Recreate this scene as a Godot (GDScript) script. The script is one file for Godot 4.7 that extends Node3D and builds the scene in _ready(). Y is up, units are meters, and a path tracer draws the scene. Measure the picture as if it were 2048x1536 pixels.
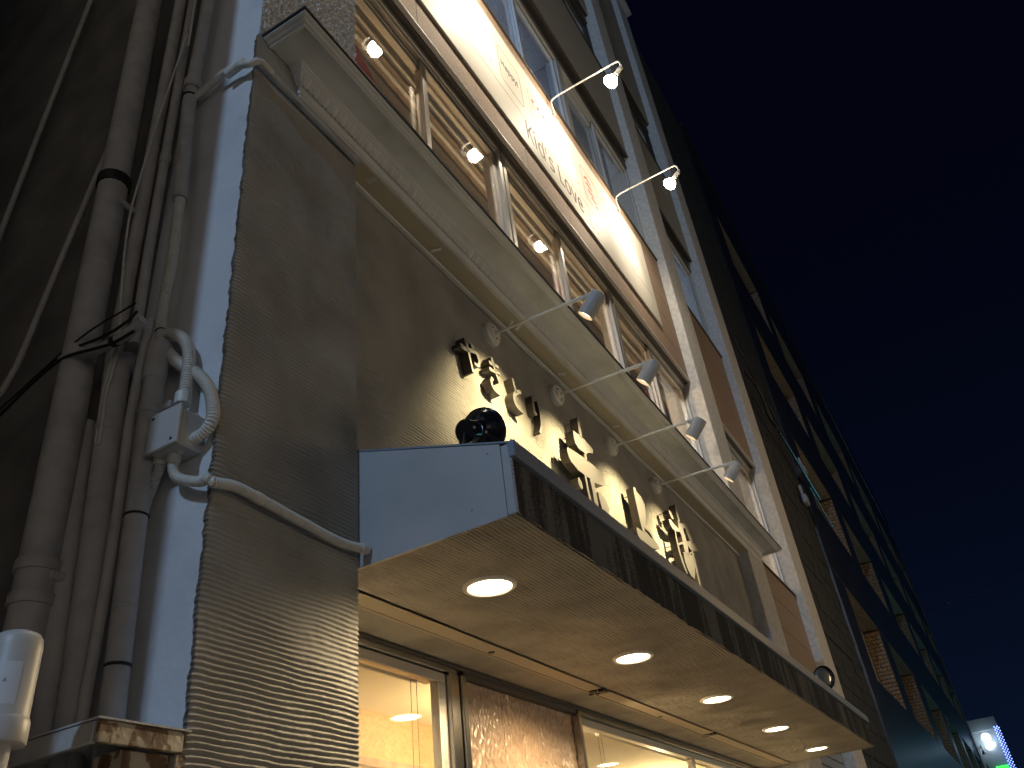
extends Node3D
# A corner shop building at night, seen from the pavement, looking up along its front. x runs along the front, y up, z out of the front; metres.

class MB:
	var v := PackedVector3Array()
	var n := PackedVector3Array()
	var x := PackedInt32Array()
	var uv := PackedVector2Array()
	func tri(a: Vector3, b: Vector3, c: Vector3, na: Vector3, nb: Vector3, nc: Vector3) -> void:
		var k := v.size()
		v.append(a); v.append(b); v.append(c)
		n.append(na); n.append(nb); n.append(nc)
		x.append(k)
		if (b - a).cross(c - a).dot(na + nb + nc) > 0.0:
			x.append(k + 2); x.append(k + 1)
		else:
			x.append(k + 1); x.append(k + 2)
	func quad(a: Vector3, b: Vector3, c: Vector3, d: Vector3, nn: Vector3) -> void:
		tri(a, b, c, nn, nn, nn)
		tri(a, c, d, nn, nn, nn)
	func cbox(c: Vector3, s: Vector3, ch := 0.0, bs := Basis()) -> void:
		var h := s * 0.5
		ch = minf(ch, minf(h.x, minf(h.y, h.z)) * 0.45)
		for i in 3:
			var j := (i + 1) % 3
			var k := (i + 2) % 3
			for sg in [-1.0, 1.0]:
				var nn := Vector3.ZERO
				nn[i] = sg
				var q: Array = []
				for m in [[-1, -1], [1, -1], [1, 1], [-1, 1]]:
					var p := Vector3.ZERO
					p[i] = sg * h[i]; p[j] = m[0] * (h[j] - ch); p[k] = m[1] * (h[k] - ch)
					q.append(c + bs * p)
				quad(q[0], q[1], q[2], q[3], bs * nn)
				if ch <= 0.0:
					continue
				for sj in [-1.0, 1.0]:
					var e := Vector3.ZERO
					e[i] = sg; e[j] = sj
					var r: Array = []
					for m in [[0, -1], [0, 1], [1, 1], [1, -1]]:
						var p := Vector3.ZERO
						p[i] = sg * (h[i] - (ch if m[0] == 1 else 0.0)); p[j] = sj * (h[j] - (ch if m[0] == 0 else 0.0)); p[k] = m[1] * (h[k] - ch)
						r.append(c + bs * p)
					quad(r[0], r[1], r[2], r[3], bs * e.normalized())
		if ch > 0.0:
			for sx in [-1.0, 1.0]:
				for sy in [-1.0, 1.0]:
					for sz in [-1.0, 1.0]:
						var sg := Vector3(sx, sy, sz)
						var q: Array = []
						for i in 3:
							var p := sg * (h - Vector3.ONE * ch)
							p[i] = sg[i] * h[i]
							q.append(c + bs * p)
						var nn := bs * sg.normalized()
						tri(q[0], q[1], q[2], nn, nn, nn)
	func ext(x0: float, x1: float, y0: float, y1: float, z0: float, z1: float, ch := 0.0) -> void:
		cbox(Vector3(x0 + x1, y0 + y1, z0 + z1) * 0.5, Vector3(x1 - x0, y1 - y0, z1 - z0), ch)
	func lathe(o: Vector3, ax: Vector3, prof: Array, seg := 24, smooth := false) -> void:
		ax = ax.normalized()
		var u := ax.cross(Vector3(0.31, 0.93, 0.17)).normalized()
		var w := ax.cross(u)
		for i in prof.size() - 1:
			var r0: float = prof[i][0]; var h0: float = prof[i][1]
			var r1: float = prof[i + 1][0]; var h1: float = prof[i + 1][1]
			var t := Vector2(r1 - r0, h1 - h0).normalized()
			var ta := t; var tb := t
			if smooth:
				if i > 0: ta = (t + Vector2(r0 - prof[i - 1][0], h0 - prof[i - 1][1]).normalized()).normalized()
				if i < prof.size() - 2: tb = (t + Vector2(prof[i + 2][0] - r1, prof[i + 2][1] - h1).normalized()).normalized()
			for s in seg:
				var a0 := TAU * s / seg; var a1 := TAU * (s + 1) / seg
				var d0 := u * cos(a0) + w * sin(a0)
				var d1 := u * cos(a1) + w * sin(a1)
				var n00 := (d0 * ta.y - ax * ta.x).normalized(); var n01 := (d1 * ta.y - ax * ta.x).normalized()
				var n10 := (d0 * tb.y - ax * tb.x).normalized(); var n11 := (d1 * tb.y - ax * tb.x).normalized()
				var p00 := o + d0 * r0 + ax * h0; var p01 := o + d1 * r0 + ax * h0
				var p10 := o + d0 * r1 + ax * h1; var p11 := o + d1 * r1 + ax * h1
				if r0 > 1e-6: tri(p00, p01, p11, n00, n01, n11)
				if r1 > 1e-6: tri(p00, p11, p10, n00, n11, n10)
	func cyl(a: Vector3, b: Vector3, ra: float, rb: float, seg := 16) -> void:
		var l := a.distance_to(b)
		lathe(a, b - a, [[0.0, 0.0], [ra, 0.0], [rb, l], [0.0, l]], seg)
	func tube(p: Array, r: float, seg := 10, ribs := 0.0, depth := 0.0) -> void:
		var u := Vector3.ZERO
		var rings: Array = []
		var along := 0.0
		for i in p.size():
			var t: Vector3 = (p[mini(i + 1, p.size() - 1)] - p[maxi(i - 1, 0)]).normalized()
			if i == 0:
				u = t.cross(Vector3(0.3, 0.2, 0.9)).normalized()
			else:
				along += p[i].distance_to(p[i - 1])
				u = (u - t * u.dot(t)).normalized()
			var w := t.cross(u)
			var rr := r
			if ribs > 0.0: rr = r - depth * (0.5 - 0.5 * cos(TAU * along / ribs))
			var ring: Array = []
			for s in seg:
				var d := u * cos(TAU * s / seg) + w * sin(TAU * s / seg)
				ring.append([p[i] + d * rr, d])
			rings.append([ring, t, rr])
		for i in rings.size() - 1:
			var sl: float = (rings[i + 1][2] - rings[i][2]) / maxf(p[i].distance_to(p[i + 1]), 1e-5)
			for s in seg:
				var a: Array = rings[i][0][s]; var b: Array = rings[i][0][(s + 1) % seg]
				var c: Array = rings[i + 1][0][(s + 1) % seg]; var d: Array = rings[i + 1][0][s]
				var t: Vector3 = rings[i][1] * sl
				tri(a[0], b[0], c[0], (a[1] - t).normalized(), (b[1] - t).normalized(), (c[1] - t).normalized())
				tri(a[0], c[0], d[0], (a[1] - t).normalized(), (c[1] - t).normalized(), (d[1] - t).normalized())
		for e in [0, rings.size() - 1]:
			var nn: Vector3 = rings[e][1] * (-1.0 if e == 0 else 1.0)
			for s in seg:
				tri(p[e], rings[e][0][s][0], rings[e][0][(s + 1) % seg][0], nn, nn, nn)
	func prism(poly: PackedVector2Array, z0: float, z1: float) -> void:
		var ix := Geometry2D.triangulate_polygon(poly)
		for i in range(0, ix.size(), 3):
			for z in [[z1, 1.0], [z0, -1.0]]:
				var nn := Vector3(0, 0, z[1])
				tri(Vector3(poly[ix[i]].x, poly[ix[i]].y, z[0]), Vector3(poly[ix[i + 1]].x, poly[ix[i + 1]].y, z[0]), Vector3(poly[ix[i + 2]].x, poly[ix[i + 2]].y, z[0]), nn, nn, nn)
		var area := 0.0
		for i in poly.size():
			area += poly[i].cross(poly[(i + 1) % poly.size()])
		for i in poly.size():
			var a := poly[i]; var b := poly[(i + 1) % poly.size()]
			var d := (b - a).normalized() * signf(area)
			quad(Vector3(a.x, a.y, z0), Vector3(b.x, b.y, z0), Vector3(b.x, b.y, z1), Vector3(a.x, a.y, z1), Vector3(d.y, -d.x, 0))
	func relief(o: Vector3, u: Vector3, w: Vector3, lu: float, lw: float, nu: int, nw: int, f: Callable) -> void:
		# a sheet of nu by nw cells from o along u and w, raised by f(s, t) along u x w
		var nn := u.cross(w)
		var k := v.size()
		var hs := PackedFloat32Array()
		for j in nw + 1:
			for i in nu + 1:
				hs.append(f.call(lu * i / nu, lw * j / nw))
		for j in nw + 1:
			for i in nu + 1:
				var h := hs[j * (nu + 1) + i]
				v.append(o + u * (lu * i / nu) + w * (lw * j / nw) + nn * h)
				var i0 := maxi(i - 1, 0); var i1 := mini(i + 1, nu); var j0 := maxi(j - 1, 0); var j1 := mini(j + 1, nw)
				var gx := (hs[j * (nu + 1) + i1] - hs[j * (nu + 1) + i0]) / (lu * (i1 - i0) / nu)
				var gy := (hs[j1 * (nu + 1) + i] - hs[j0 * (nu + 1) + i]) / (lw * (j1 - j0) / nw)
				n.append((nn - u * gx - w * gy).normalized())
		for j in nw:
			for i in nu:
				var a := k + j * (nu + 1) + i
				var b := a + nu + 1
				x.append_array([a, b, a + 1, a + 1, b, b + 1])
	func made() -> ArrayMesh:
		var a := []
		a.resize(Mesh.ARRAY_MAX)
		a[Mesh.ARRAY_VERTEX] = v
		a[Mesh.ARRAY_NORMAL] = n
		a[Mesh.ARRAY_INDEX] = x
		if uv.size() == v.size(): a[Mesh.ARRAY_TEX_UV] = uv
		var m := ArrayMesh.new()
		m.add_surface_from_arrays(Mesh.PRIMITIVE_TRIANGLES, a)
		return m

var M := {}
var used := {}

func lin(r: float, g: float, b: float, a := 1.0) -> Color:
	var c := Color(r, g, b).linear_to_srgb()
	c.a = a
	return c

func mat(called: String, c: Color, rough := 0.8, metal := 0.0) -> StandardMaterial3D:
	var m := StandardMaterial3D.new()
	m.resource_name = called
	m.albedo_color = c
	m.roughness = rough
	m.metallic = metal
	M[called] = m
	return m

func noise(seed_: int, freq: float, oct := 4, kind := FastNoiseLite.TYPE_SIMPLEX_SMOOTH) -> FastNoiseLite:
	var f := FastNoiseLite.new()
	f.seed = seed_; f.frequency = freq; f.noise_type = kind
	f.fractal_octaves = oct
	if oct <= 1: f.fractal_type = FastNoiseLite.FRACTAL_NONE
	return f

func noise_tex(f: FastNoiseLite, ramp: Array, size := 512) -> NoiseTexture2D:
	var t := NoiseTexture2D.new()
	t.width = size; t.height = size; t.seamless = true; t.noise = f
	if ramp.size():
		var g := Gradient.new()
		var off := PackedFloat32Array(); var cols := PackedColorArray()
		for r in ramp:
			off.append(r[0]); cols.append(r[1])
		g.offsets = off; g.colors = cols
		t.color_ramp = g
	return t

# a surface with uneven colour (several tones) and relief, mapped in world space; repeat = metres per tile
func surf(called: String, tones: Array, repeat: float, freq: float, rough: float, bump := 0.0, bfreq := 0.05, seed_ := 1, metal := 0.0, oct := 5) -> StandardMaterial3D:
	var m := mat(called, Color.WHITE, rough, metal)
	m.uv1_triplanar = true; m.uv1_world_triplanar = true
	m.uv1_scale = Vector3.ONE / repeat
	m.albedo_texture = noise_tex(noise(seed_, freq, oct), tones)
	if bump != 0.0:
		m.heightmap_enabled = true
		m.heightmap_scale = bump
		m.heightmap_texture = noise_tex(noise(seed_ + 50, bfreq, 4), [])
	return m

func glow(called: String, c: Color, e: float) -> StandardMaterial3D:
	var m := mat(called, Color(0.9, 0.9, 0.9), 0.4)
	m.emission_enabled = true
	m.emission = c
	m.emission_energy_multiplier = e
	return m

func numbered(parent: Node, called: String) -> String:
	var key := str(parent.get_instance_id()) + called
	var k: int = used.get(key, 0)
	used[key] = k + 1
	return called if k == 0 else "%s_%03d" % [called, k]

func tag(o: Node3D, label: String, category: String, group := "") -> Node3D:
	o.set_meta("label", label)
	o.set_meta("category", category)
	if group: o.set_meta("group", group)
	return o

func thing(called: String, label: String, category: String, at := Vector3.ZERO, group := "") -> Node3D:
	var o := Node3D.new()
	o.name = numbered(self, called)
	add_child(o)
	o.position = at
	return tag(o, label, category, group)

# shapes are given in world metres; a part of a thing is moved back by where the thing stands
func put(called: String, mb: MB, m: Material, parent: Node3D, local := false) -> MeshInstance3D:
	return put_mesh(called, mb.made(), m, parent, local)

func put_mesh(called: String, mesh: Mesh, m: Material, parent: Node3D, local := false) -> MeshInstance3D:
	var o := MeshInstance3D.new()
	o.mesh = mesh
	o.material_override = m
	o.name = numbered(parent, called)
	parent.add_child(o)
	if parent != self and parent.get_parent() == self and not local:
		o.position = -parent.position
	return o

func copy_of(src: Node3D, at: Vector3, label: String) -> Node3D:
	var o: Node3D = src.duplicate()
	o.name = numbered(self, String(src.name))
	add_child(o)
	o.position = at
	o.set_meta("label", label)
	return o

func boxes(list: Array, ch := 0.002) -> MB:
	var b := MB.new()
	for e in list:
		b.ext(e[0], e[1], e[2], e[3], e[4], e[5], ch)
	return b

func v3(a: Array) -> Array:
	var o: Array = []
	for p in a: o.append(Vector3(p[0], p[1], p[2]))
	return o

func smooth_path(p: Array, step: float) -> Array:
	var o: Array = []
	for i in p.size() - 1:
		var a: Vector3 = p[maxi(i - 1, 0)]; var b: Vector3 = p[i]; var c: Vector3 = p[i + 1]; var d: Vector3 = p[mini(i + 2, p.size() - 1)]
		var k := maxi(1, int(b.distance_to(c) / step))
		for j in k:
			o.append(b.cubic_interpolate(c, a, d, float(j) / k))
	o.append(p[p.size() - 1])
	return o

func spot(parent: Node3D, at: Vector3, to: Vector3, c: Color, e: float, angle: float, size: float, soft := 0.6) -> SpotLight3D:
	var l := SpotLight3D.new()
	l.name = "light"
	parent.add_child(l)
	var d := (to - at).normalized()
	l.transform = Transform3D(Basis.looking_at(d, Vector3.UP if absf(d.y) < 0.95 else Vector3.RIGHT), at)
	l.light_color = c; l.light_energy = e; l.spot_angle = angle; l.light_size = size
	l.spot_range = 60.0; l.spot_attenuation = 2.0; l.spot_angle_attenuation = soft; l.shadow_enabled = true
	return l

func omni(parent: Node3D, at: Vector3, c: Color, e: float, size: float) -> OmniLight3D:
	var l := OmniLight3D.new()
	l.name = "light"
	parent.add_child(l)
	l.position = at
	l.light_color = c; l.light_energy = e; l.light_size = size; l.omni_range = 80.0; l.omni_attenuation = 2.0; l.shadow_enabled = true
	return l

const AKA = [[[3.918,4.107],[3.942,4.112],[3.938,4.031],[3.938,3.974],[3.923,3.961],[3.905,3.977],[3.901,4.001],[3.908,4.053]],[[3.816,3.97],[3.859,3.973],[3.908,3.978],[3.942,3.978],[3.973,3.979],[4.013,3.968],[4.064,3.96],[4.078,3.944],[4.054,3.922],[3.986,3.895],[3.954,3.872],[3.934,3.87],[3.89,3.868],[3.848,3.869],[3.819,3.882],[3.809,3.911],[3.808,3.941]],[[3.932,3.874],[3.954,3.875],[3.949,3.836],[3.966,3.829],[3.921,3.812],[3.916,3.835]],[[3.682,3.798],[3.722,3.809],[3.789,3.818],[3.858,3.825],[3.92,3.832],[3.963,3.831],[4.025,3.834],[4.087,3.834],[4.14,3.83],[4.171,3.803],[4.178,3.776],[4.148,3.747],[4.1,3.731],[4.042,3.718],[3.994,3.708],[3.953,3.712],[3.882,3.704],[3.832,3.704],[3.79,3.701],[3.746,3.713],[3.709,3.722],[3.687,3.741],[3.68,3.766]],[[3.763,3.646],[3.782,3.656],[3.807,3.634],[3.813,3.604],[3.798,3.587],[3.772,3.593],[3.76,3.615]],[[3.869,3.703],[3.896,3.702],[3.895,3.632],[3.905,3.564],[3.912,3.527],[3.891,3.528],[3.878,3.558],[3.871,3.607],[3.869,3.662]],[[3.943,3.71],[4,3.712],[3.998,3.652],[4.001,3.592],[4.001,3.516],[3.962,3.514],[3.946,3.54],[3.949,3.613],[3.946,3.66]],[[4.032,3.661],[4.065,3.665],[4.106,3.655],[4.145,3.641],[4.16,3.601],[4.138,3.56],[4.077,3.543],[4.047,3.553],[4.036,3.592],[4.029,3.631]]]
const SECOND = [[[4.673,3.939],[4.712,3.958],[4.73,3.931],[4.798,3.92],[4.838,3.883],[4.828,3.818],[4.777,3.739],[4.729,3.678],[4.739,3.647],[4.696,3.633],[4.682,3.648],[4.673,3.703],[4.672,3.782],[4.67,3.862]],[[4.578,3.628],[4.614,3.632],[4.679,3.634],[4.721,3.658],[4.753,3.652],[4.807,3.64],[4.867,3.637],[4.91,3.624],[4.956,3.616],[4.958,3.604],[4.915,3.588],[4.815,3.564],[4.757,3.546],[4.687,3.548],[4.608,3.551],[4.584,3.572],[4.574,3.597]],[[4.731,3.678],[4.813,3.696],[4.857,3.686],[4.879,3.653],[4.904,3.637],[4.957,3.619],[4.91,3.614],[4.863,3.634],[4.84,3.656],[4.812,3.671],[4.753,3.674]]]
const THIRD = [[[5.37,4.027],[5.414,4.029],[5.444,3.994],[5.431,3.973],[5.382,3.975],[5.367,3.998]],[[5.565,4.143],[5.591,4.148],[5.592,4.055],[5.594,3.998],[5.551,3.978],[5.554,4.052]],[[5.319,3.942],[5.367,3.951],[5.43,3.936],[5.5,3.932],[5.553,3.922],[5.495,3.9],[5.41,3.881],[5.352,3.88],[5.322,3.899]],[[5.395,3.879],[5.422,3.884],[5.413,3.788],[5.421,3.711],[5.447,3.639],[5.475,3.58],[5.442,3.574],[5.399,3.641],[5.377,3.719],[5.382,3.805]],[[5.541,4.008],[5.623,4.008],[5.64,3.917],[5.647,3.846],[5.623,3.764],[5.535,3.734],[5.534,3.799],[5.545,3.886],[5.514,3.926]],[[5.623,4.008],[5.728,4.051],[5.777,4.025],[5.819,3.969],[5.818,3.914],[5.747,3.903],[5.719,3.943],[5.693,3.997],[5.607,3.964]],[[5.648,3.877],[5.765,3.917],[5.851,3.928],[5.907,3.911],[5.931,3.886],[5.812,3.849],[5.705,3.83],[5.642,3.839]],[[5.487,3.728],[5.637,3.774],[5.726,3.787],[5.721,3.73],[5.662,3.632],[5.614,3.58],[5.541,3.587],[5.494,3.627],[5.479,3.675]],[[5.717,3.829],[5.761,3.838],[5.753,3.745],[5.75,3.662],[5.741,3.536],[5.702,3.531],[5.705,3.639],[5.705,3.72]],[[5.385,3.772],[5.507,3.827],[5.57,3.844],[5.547,3.82],[5.475,3.8],[5.394,3.764]],[[5.462,3.734],[5.519,3.754],[5.622,3.775],[5.753,3.832],[5.741,3.814],[5.611,3.758],[5.503,3.731]]]
const BIG = [[1.2,7.5,-0.687],[1.2,3.963,-0.551],[1.2,0.05,-0.405]]
const TALLA = [[1.275,7.5,-0.427],[1.275,3.647,-0.393],[1.275,3.243,-0.381]]
const TALLB = [[1.262,7.5,-0.226],[1.262,4.319,-0.294],[1.262,3.789,-0.256]]
const TALLC = [[1.285,7.5,-0.532],[1.285,3.15,-0.485]]
const LEAN = [[1.24,4.432,-0.69],[1.24,3.87,-0.833],[1.24,3.391,-0.945],[1.24,3.291,-1.019],[1.24,3.123,-1.085]]
const EDGE = [[1.26,5.968,-1.226],[1.26,5.004,-1.326],[1.26,4.287,-1.391],[1.26,4.026,-1.421]]
const LOWA = [[1.26,3,-0.52],[1.26,0.3,-0.227]]
const LOWB = [[1.25,3.16,-0.404],[1.25,0.3,-0.175]]
const LOWC = [[1.235,3.259,-0.267],[1.235,2.927,-0.279],[1.235,2.675,-0.267],[1.235,2.342,-0.262],[1.235,1.95,-0.272]]
const LOWD = [[1.25,3.156,-0.228],[1.25,3.028,-0.221],[1.25,2.521,-0.206],[1.25,1.95,-0.178]]
const SCOND = [[1.258,3.782,-0.251],[1.258,3.503,-0.24],[1.258,3.323,-0.248],[1.264,3.214,-0.246],[1.272,3.147,-0.22],[1.272,3.065,-0.152],[1.284,3.008,-0.088],[1.284,2.941,-0.037],[1.284,2.873,-0.012],[1.284,2.825,-0.009],[1.284,2.796,-0.034],[1.275,2.781,-0.064],[1.268,2.774,-0.087]]
const ARCH = [[1.268,3.206,-0.232],[1.268,3.193,-0.199],[1.268,3.163,-0.159],[1.268,3.119,-0.128],[1.268,3.068,-0.112],[1.268,3.005,-0.109],[1.268,2.939,-0.11],[1.268,2.914,-0.114]]
const CROSS = [[1.27,2.77,-0.121],[1.27,2.725,-0.121],[1.27,2.691,-0.108],[1.27,2.664,-0.072],[1.27,2.638,-0.012],[1.263,2.631,0.021],[1.281,2.625,0.03],[1.346,2.639,0.03],[1.407,2.638,0.03],[1.508,2.631,0.03],[1.627,2.623,0.03],[1.756,2.617,0.03],[1.866,2.63,0.03]]
const CORRLOW = [[1.27,2.772,-0.174],[1.27,2.73,-0.174],[1.27,2.671,-0.196],[1.27,2.611,-0.209],[1.27,2.503,-0.214],[1.27,2.412,-0.213],[1.27,2.326,-0.215],[1.27,2.23,-0.206]]
const TOPCOND = [[1.27,4.333,-0.32],[1.27,4.354,-0.289],[1.27,4.37,-0.232],[1.27,4.391,-0.152],[1.27,4.385,-0.081],[1.27,4.341,0.003],[1.29,4.37,0.015]]
const WHITEC = [[1.21,7.4,-0.403],[1.21,4.831,-0.291],[1.21,4.715,-0.307],[1.21,4.427,-0.353],[1.21,4.193,-0.39],[1.21,3.995,-0.416],[1.21,3.807,-0.435],[1.21,3.614,-0.423],[1.21,3.429,-0.398],[1.21,3.297,-0.375],[1.21,3.192,-0.356]]
const PAIRA = [[1.215,3.199,-0.364],[1.215,3.128,-0.369],[1.215,3.026,-0.379],[1.215,2.921,-0.371],[1.215,2.855,-0.367]]
const PAIRB = [[1.218,3.21,-0.383],[1.218,3.13,-0.391],[1.218,3.017,-0.396],[1.218,2.93,-0.389],[1.218,2.867,-0.386]]
const BLACKA = [[1.17,3.237,-0.239],[1.17,3.219,-0.271],[1.17,3.21,-0.328],[1.17,3.215,-0.416],[1.17,3.232,-0.532],[1.17,3.206,-0.639],[1.17,3.157,-0.741],[1.17,3.088,-0.886]]
const BLACKB = [[1.16,3.26,-0.238],[1.16,3.258,-0.316],[1.16,3.255,-0.413],[1.16,3.23,-0.541],[1.16,3.193,-0.645],[1.16,3.146,-0.771],[1.16,3.108,-0.903]]
const BLACKC = [[1.15,3.136,-0.208],[1.15,3.133,-0.255],[1.15,3.138,-0.318],[1.15,3.17,-0.444],[1.15,3.185,-0.537],[1.15,3.149,-0.663],[1.15,3.092,-0.784],[1.15,3.054,-0.915]]
const SLEEVE = [[1.175,3.192,-0.209],[1.175,3.176,-0.259],[1.175,3.171,-0.325],[1.175,3.174,-0.39],[1.175,3.192,-0.471],[1.175,3.214,-0.568]]

func _ready() -> void:
	# camera, sky, exposure
	var cam := Camera3D.new()
	cam.name = "camera"
	add_child(cam)
	cam.transform = Transform3D(Basis(Vector3(0.498385, -0.108422, 0.860150), Vector3(-0.439008, 0.823980, 0.358231), Vector3(-0.747586, -0.556149, 0.363061)).orthonormalized(), Vector3(0, 1.6, 1.5))
	cam.fov = rad_to_deg(2.0 * atan(768.0 / 1660.51))
	cam.near = 0.05
	cam.far = 600.0
	cam.current = true
	var env := Environment.new()
	env.background_mode = Environment.BG_SKY
	var sky_m := ProceduralSkyMaterial.new()
	sky_m.sky_top_color = lin(0.0008, 0.0011, 0.0048)
	sky_m.sky_horizon_color = lin(0.0034, 0.0085, 0.0240)
	sky_m.sky_curve = 0.16
	sky_m.ground_bottom_color = lin(0.002, 0.002, 0.003)
	sky_m.ground_horizon_color = lin(0.0035, 0.007, 0.014)
	env.sky = Sky.new()
	env.sky.sky_material = sky_m
	env.tonemap_mode = Environment.TONE_MAPPER_LINEAR
	env.tonemap_exposure = 1.0
	env.sdfgi_enabled = true; env.ssao_enabled = true; env.ssil_enabled = true
	var we := WorldEnvironment.new()
	we.name = "environment"
	we.environment = env
	add_child(we)
	var moon := DirectionalLight3D.new()   # moonlight, far below the lamps
	moon.name = "moon"
	add_child(moon)
	moon.rotation_degrees = Vector3(-55, 20, 0)
	moon.light_energy = 0.006; moon.light_color = Color(0.75, 0.83, 1.0); moon.light_angular_distance = 0.5; moon.shadow_enabled = true

	materials()
	setting()
	building()
	cornice()
	canopy()
	shopfront()
	signs()
	side_wall_services()
	next_building()
	distance()

func materials() -> void:
	surf("plaster", [[0.0, lin(0.20, 0.192, 0.17)], [0.35, lin(0.27, 0.26, 0.23)], [0.6, lin(0.32, 0.307, 0.272)], [1.0, lin(0.38, 0.365, 0.325)]], 1.9, 0.008, 0.92, 0.25, 0.12, 3)
	surf("soffit_plaster", [[0.0, lin(0.26, 0.24, 0.195)], [0.5, lin(0.35, 0.325, 0.265)], [1.0, lin(0.42, 0.39, 0.32)]], 1.3, 0.010, 0.92, 0.25, 0.12, 4)
	surf("stucco", [[0.0, lin(0.48, 0.47, 0.44)], [0.55, lin(0.60, 0.585, 0.55)], [1.0, lin(0.68, 0.66, 0.62)]], 0.8, 0.02, 0.9, 0.45, 0.13, 5)
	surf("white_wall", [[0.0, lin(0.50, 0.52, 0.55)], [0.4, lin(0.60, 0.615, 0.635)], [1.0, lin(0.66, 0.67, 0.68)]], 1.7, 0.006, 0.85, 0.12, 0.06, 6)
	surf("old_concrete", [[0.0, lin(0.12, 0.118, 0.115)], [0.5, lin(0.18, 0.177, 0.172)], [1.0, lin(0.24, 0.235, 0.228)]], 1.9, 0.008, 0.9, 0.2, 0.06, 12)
	surf("cornice_paint", [[0.0, lin(0.55, 0.54, 0.50)], [0.45, lin(0.66, 0.65, 0.61)], [1.0, lin(0.71, 0.70, 0.665)]], 1.4, 0.009, 0.6, 0.06, 0.05, 7)
	surf("panel_white", [[0.0, lin(0.35, 0.365, 0.38)], [0.5, lin(0.40, 0.413, 0.425)], [1.0, lin(0.43, 0.44, 0.45)]], 1.2, 0.006, 0.45, 0.0, 0.05, 8)
	surf("siding", [[0.0, lin(0.07, 0.042, 0.028)], [0.40, lin(0.20, 0.13, 0.09)], [0.52, lin(0.34, 0.235, 0.17)], [0.62, lin(0.46, 0.35, 0.265)], [1.0, lin(0.72, 0.62, 0.52)]], 0.42, 0.11, 0.7, 0.10, 0.15, 9, 0.0, 2)
	surf("beige_tile", [[0.0, lin(0.28, 0.27, 0.22)], [0.5, lin(0.38, 0.36, 0.30)], [1.0, lin(0.45, 0.43, 0.36)]], 0.9, 0.05, 0.75, 0.1, 0.1, 10)
	surf("pipe_paint", [[0.0, lin(0.33, 0.325, 0.32)], [0.5, lin(0.44, 0.435, 0.43)], [1.0, lin(0.50, 0.495, 0.49)]], 0.7, 0.012, 0.6, 0.08, 0.05, 11)
	surf("conduit_white", [[0.0, lin(0.50, 0.49, 0.44)], [0.5, lin(0.60, 0.585, 0.53)], [1.0, lin(0.65, 0.64, 0.58)]], 0.5, 0.02, 0.45, 0.0, 0.05, 13)
	surf("rusty_metal", [[0.0, lin(0.05, 0.022, 0.01)], [0.42, lin(0.16, 0.09, 0.04)], [0.5, lin(0.42, 0.36, 0.26)], [1.0, lin(0.50, 0.45, 0.36)]], 0.55, 0.012, 0.6, 0.1, 0.05, 14)
	surf("asphalt", [[0.0, lin(0.03, 0.03, 0.032)], [0.5, lin(0.05, 0.05, 0.052)], [1.0, lin(0.08, 0.08, 0.08)]], 1.5, 0.08, 0.9, 0.5, 0.2, 15)
	surf("paving", [[0.0, lin(0.13, 0.13, 0.128)], [0.5, lin(0.18, 0.18, 0.176)], [1.0, lin(0.23, 0.228, 0.222)]], 1.5, 0.04, 0.85, 0.3, 0.1, 16)
	surf("brick", [[0.0, lin(0.12, 0.078, 0.052)], [0.4, lin(0.23, 0.165, 0.108)], [0.6, lin(0.30, 0.225, 0.15)], [1.0, lin(0.40, 0.32, 0.215)]], 1.1, 0.035, 0.85, 0.2, 0.1, 17, 0.0, 2)
	surf("dark_brick", [[0.0, lin(0.014, 0.013, 0.011)], [0.5, lin(0.03, 0.027, 0.022)], [1.0, lin(0.055, 0.05, 0.04)]], 1.3, 0.03, 0.85, 0.2, 0.1, 18, 0.0, 2)
	surf("mortar", [[0.0, lin(0.045, 0.04, 0.034)], [1.0, lin(0.09, 0.08, 0.068)]], 0.8, 0.04, 0.9, 0.2, 0.1, 19)
	surf("navy_panel", [[0.0, lin(0.016, 0.016, 0.018)], [1.0, lin(0.027, 0.027, 0.029)]], 2.5, 0.004, 0.32, 0.05, 0.02, 20)
	surf("hewn_wood", [[0.0, lin(0.36, 0.235, 0.15)], [0.5, lin(0.45, 0.31, 0.205)], [1.0, lin(0.52, 0.375, 0.26)]], 0.6, 0.012, 0.30, 0.0, 0.05, 21)
	surf("wall_paper", [[0.0, lin(0.58, 0.38, 0.18)], [1.0, lin(0.68, 0.46, 0.23)]], 0.6, 0.012, 0.6, 0.0, 0.05, 22)
	surf("room_ceiling", [[0.0, lin(0.74, 0.68, 0.50)], [1.0, lin(0.80, 0.74, 0.56)]], 2.0, 0.005, 0.8, 0.0, 0.05, 23)
	surf("wood_ceiling", [[0.0, lin(0.40, 0.29, 0.19)], [0.5, lin(0.52, 0.40, 0.27)], [1.0, lin(0.60, 0.47, 0.33)]], 0.9, 0.010, 0.6, 0.05, 0.05, 24)
	# fascia: combed plaster with black mould streaks that run down from the coping
	var st := Image.create_empty(1024, 64, false, Image.FORMAT_RGB8)
	var n1 := noise(31, 0.035, 3); var n2 := noise(32, 0.009, 2); var n3 := noise(33, 0.11, 3)
	for i in 1024:
		for j in 64:
			var run := 0.8 * n1.get_noise_2d(i, j * 0.12) + 1.1 * n2.get_noise_2d(i, 3.0 + j * 0.08)
			var grain := n3.get_noise_2d(i, j * 1.4)
			var k := clampf(0.45 + run * 1.5 + grain * 0.5, 0.0, 1.0)
			var base := Color(0.02, 0.02, 0.02).lerp(Color(0.105, 0.103, 0.098), k * k)
			st.set_pixel(i, j, base.linear_to_srgb())
	var fm := mat("fascia_stain", Color.WHITE, 0.9)
	fm.albedo_texture = ImageTexture.create_from_image(st)
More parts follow.
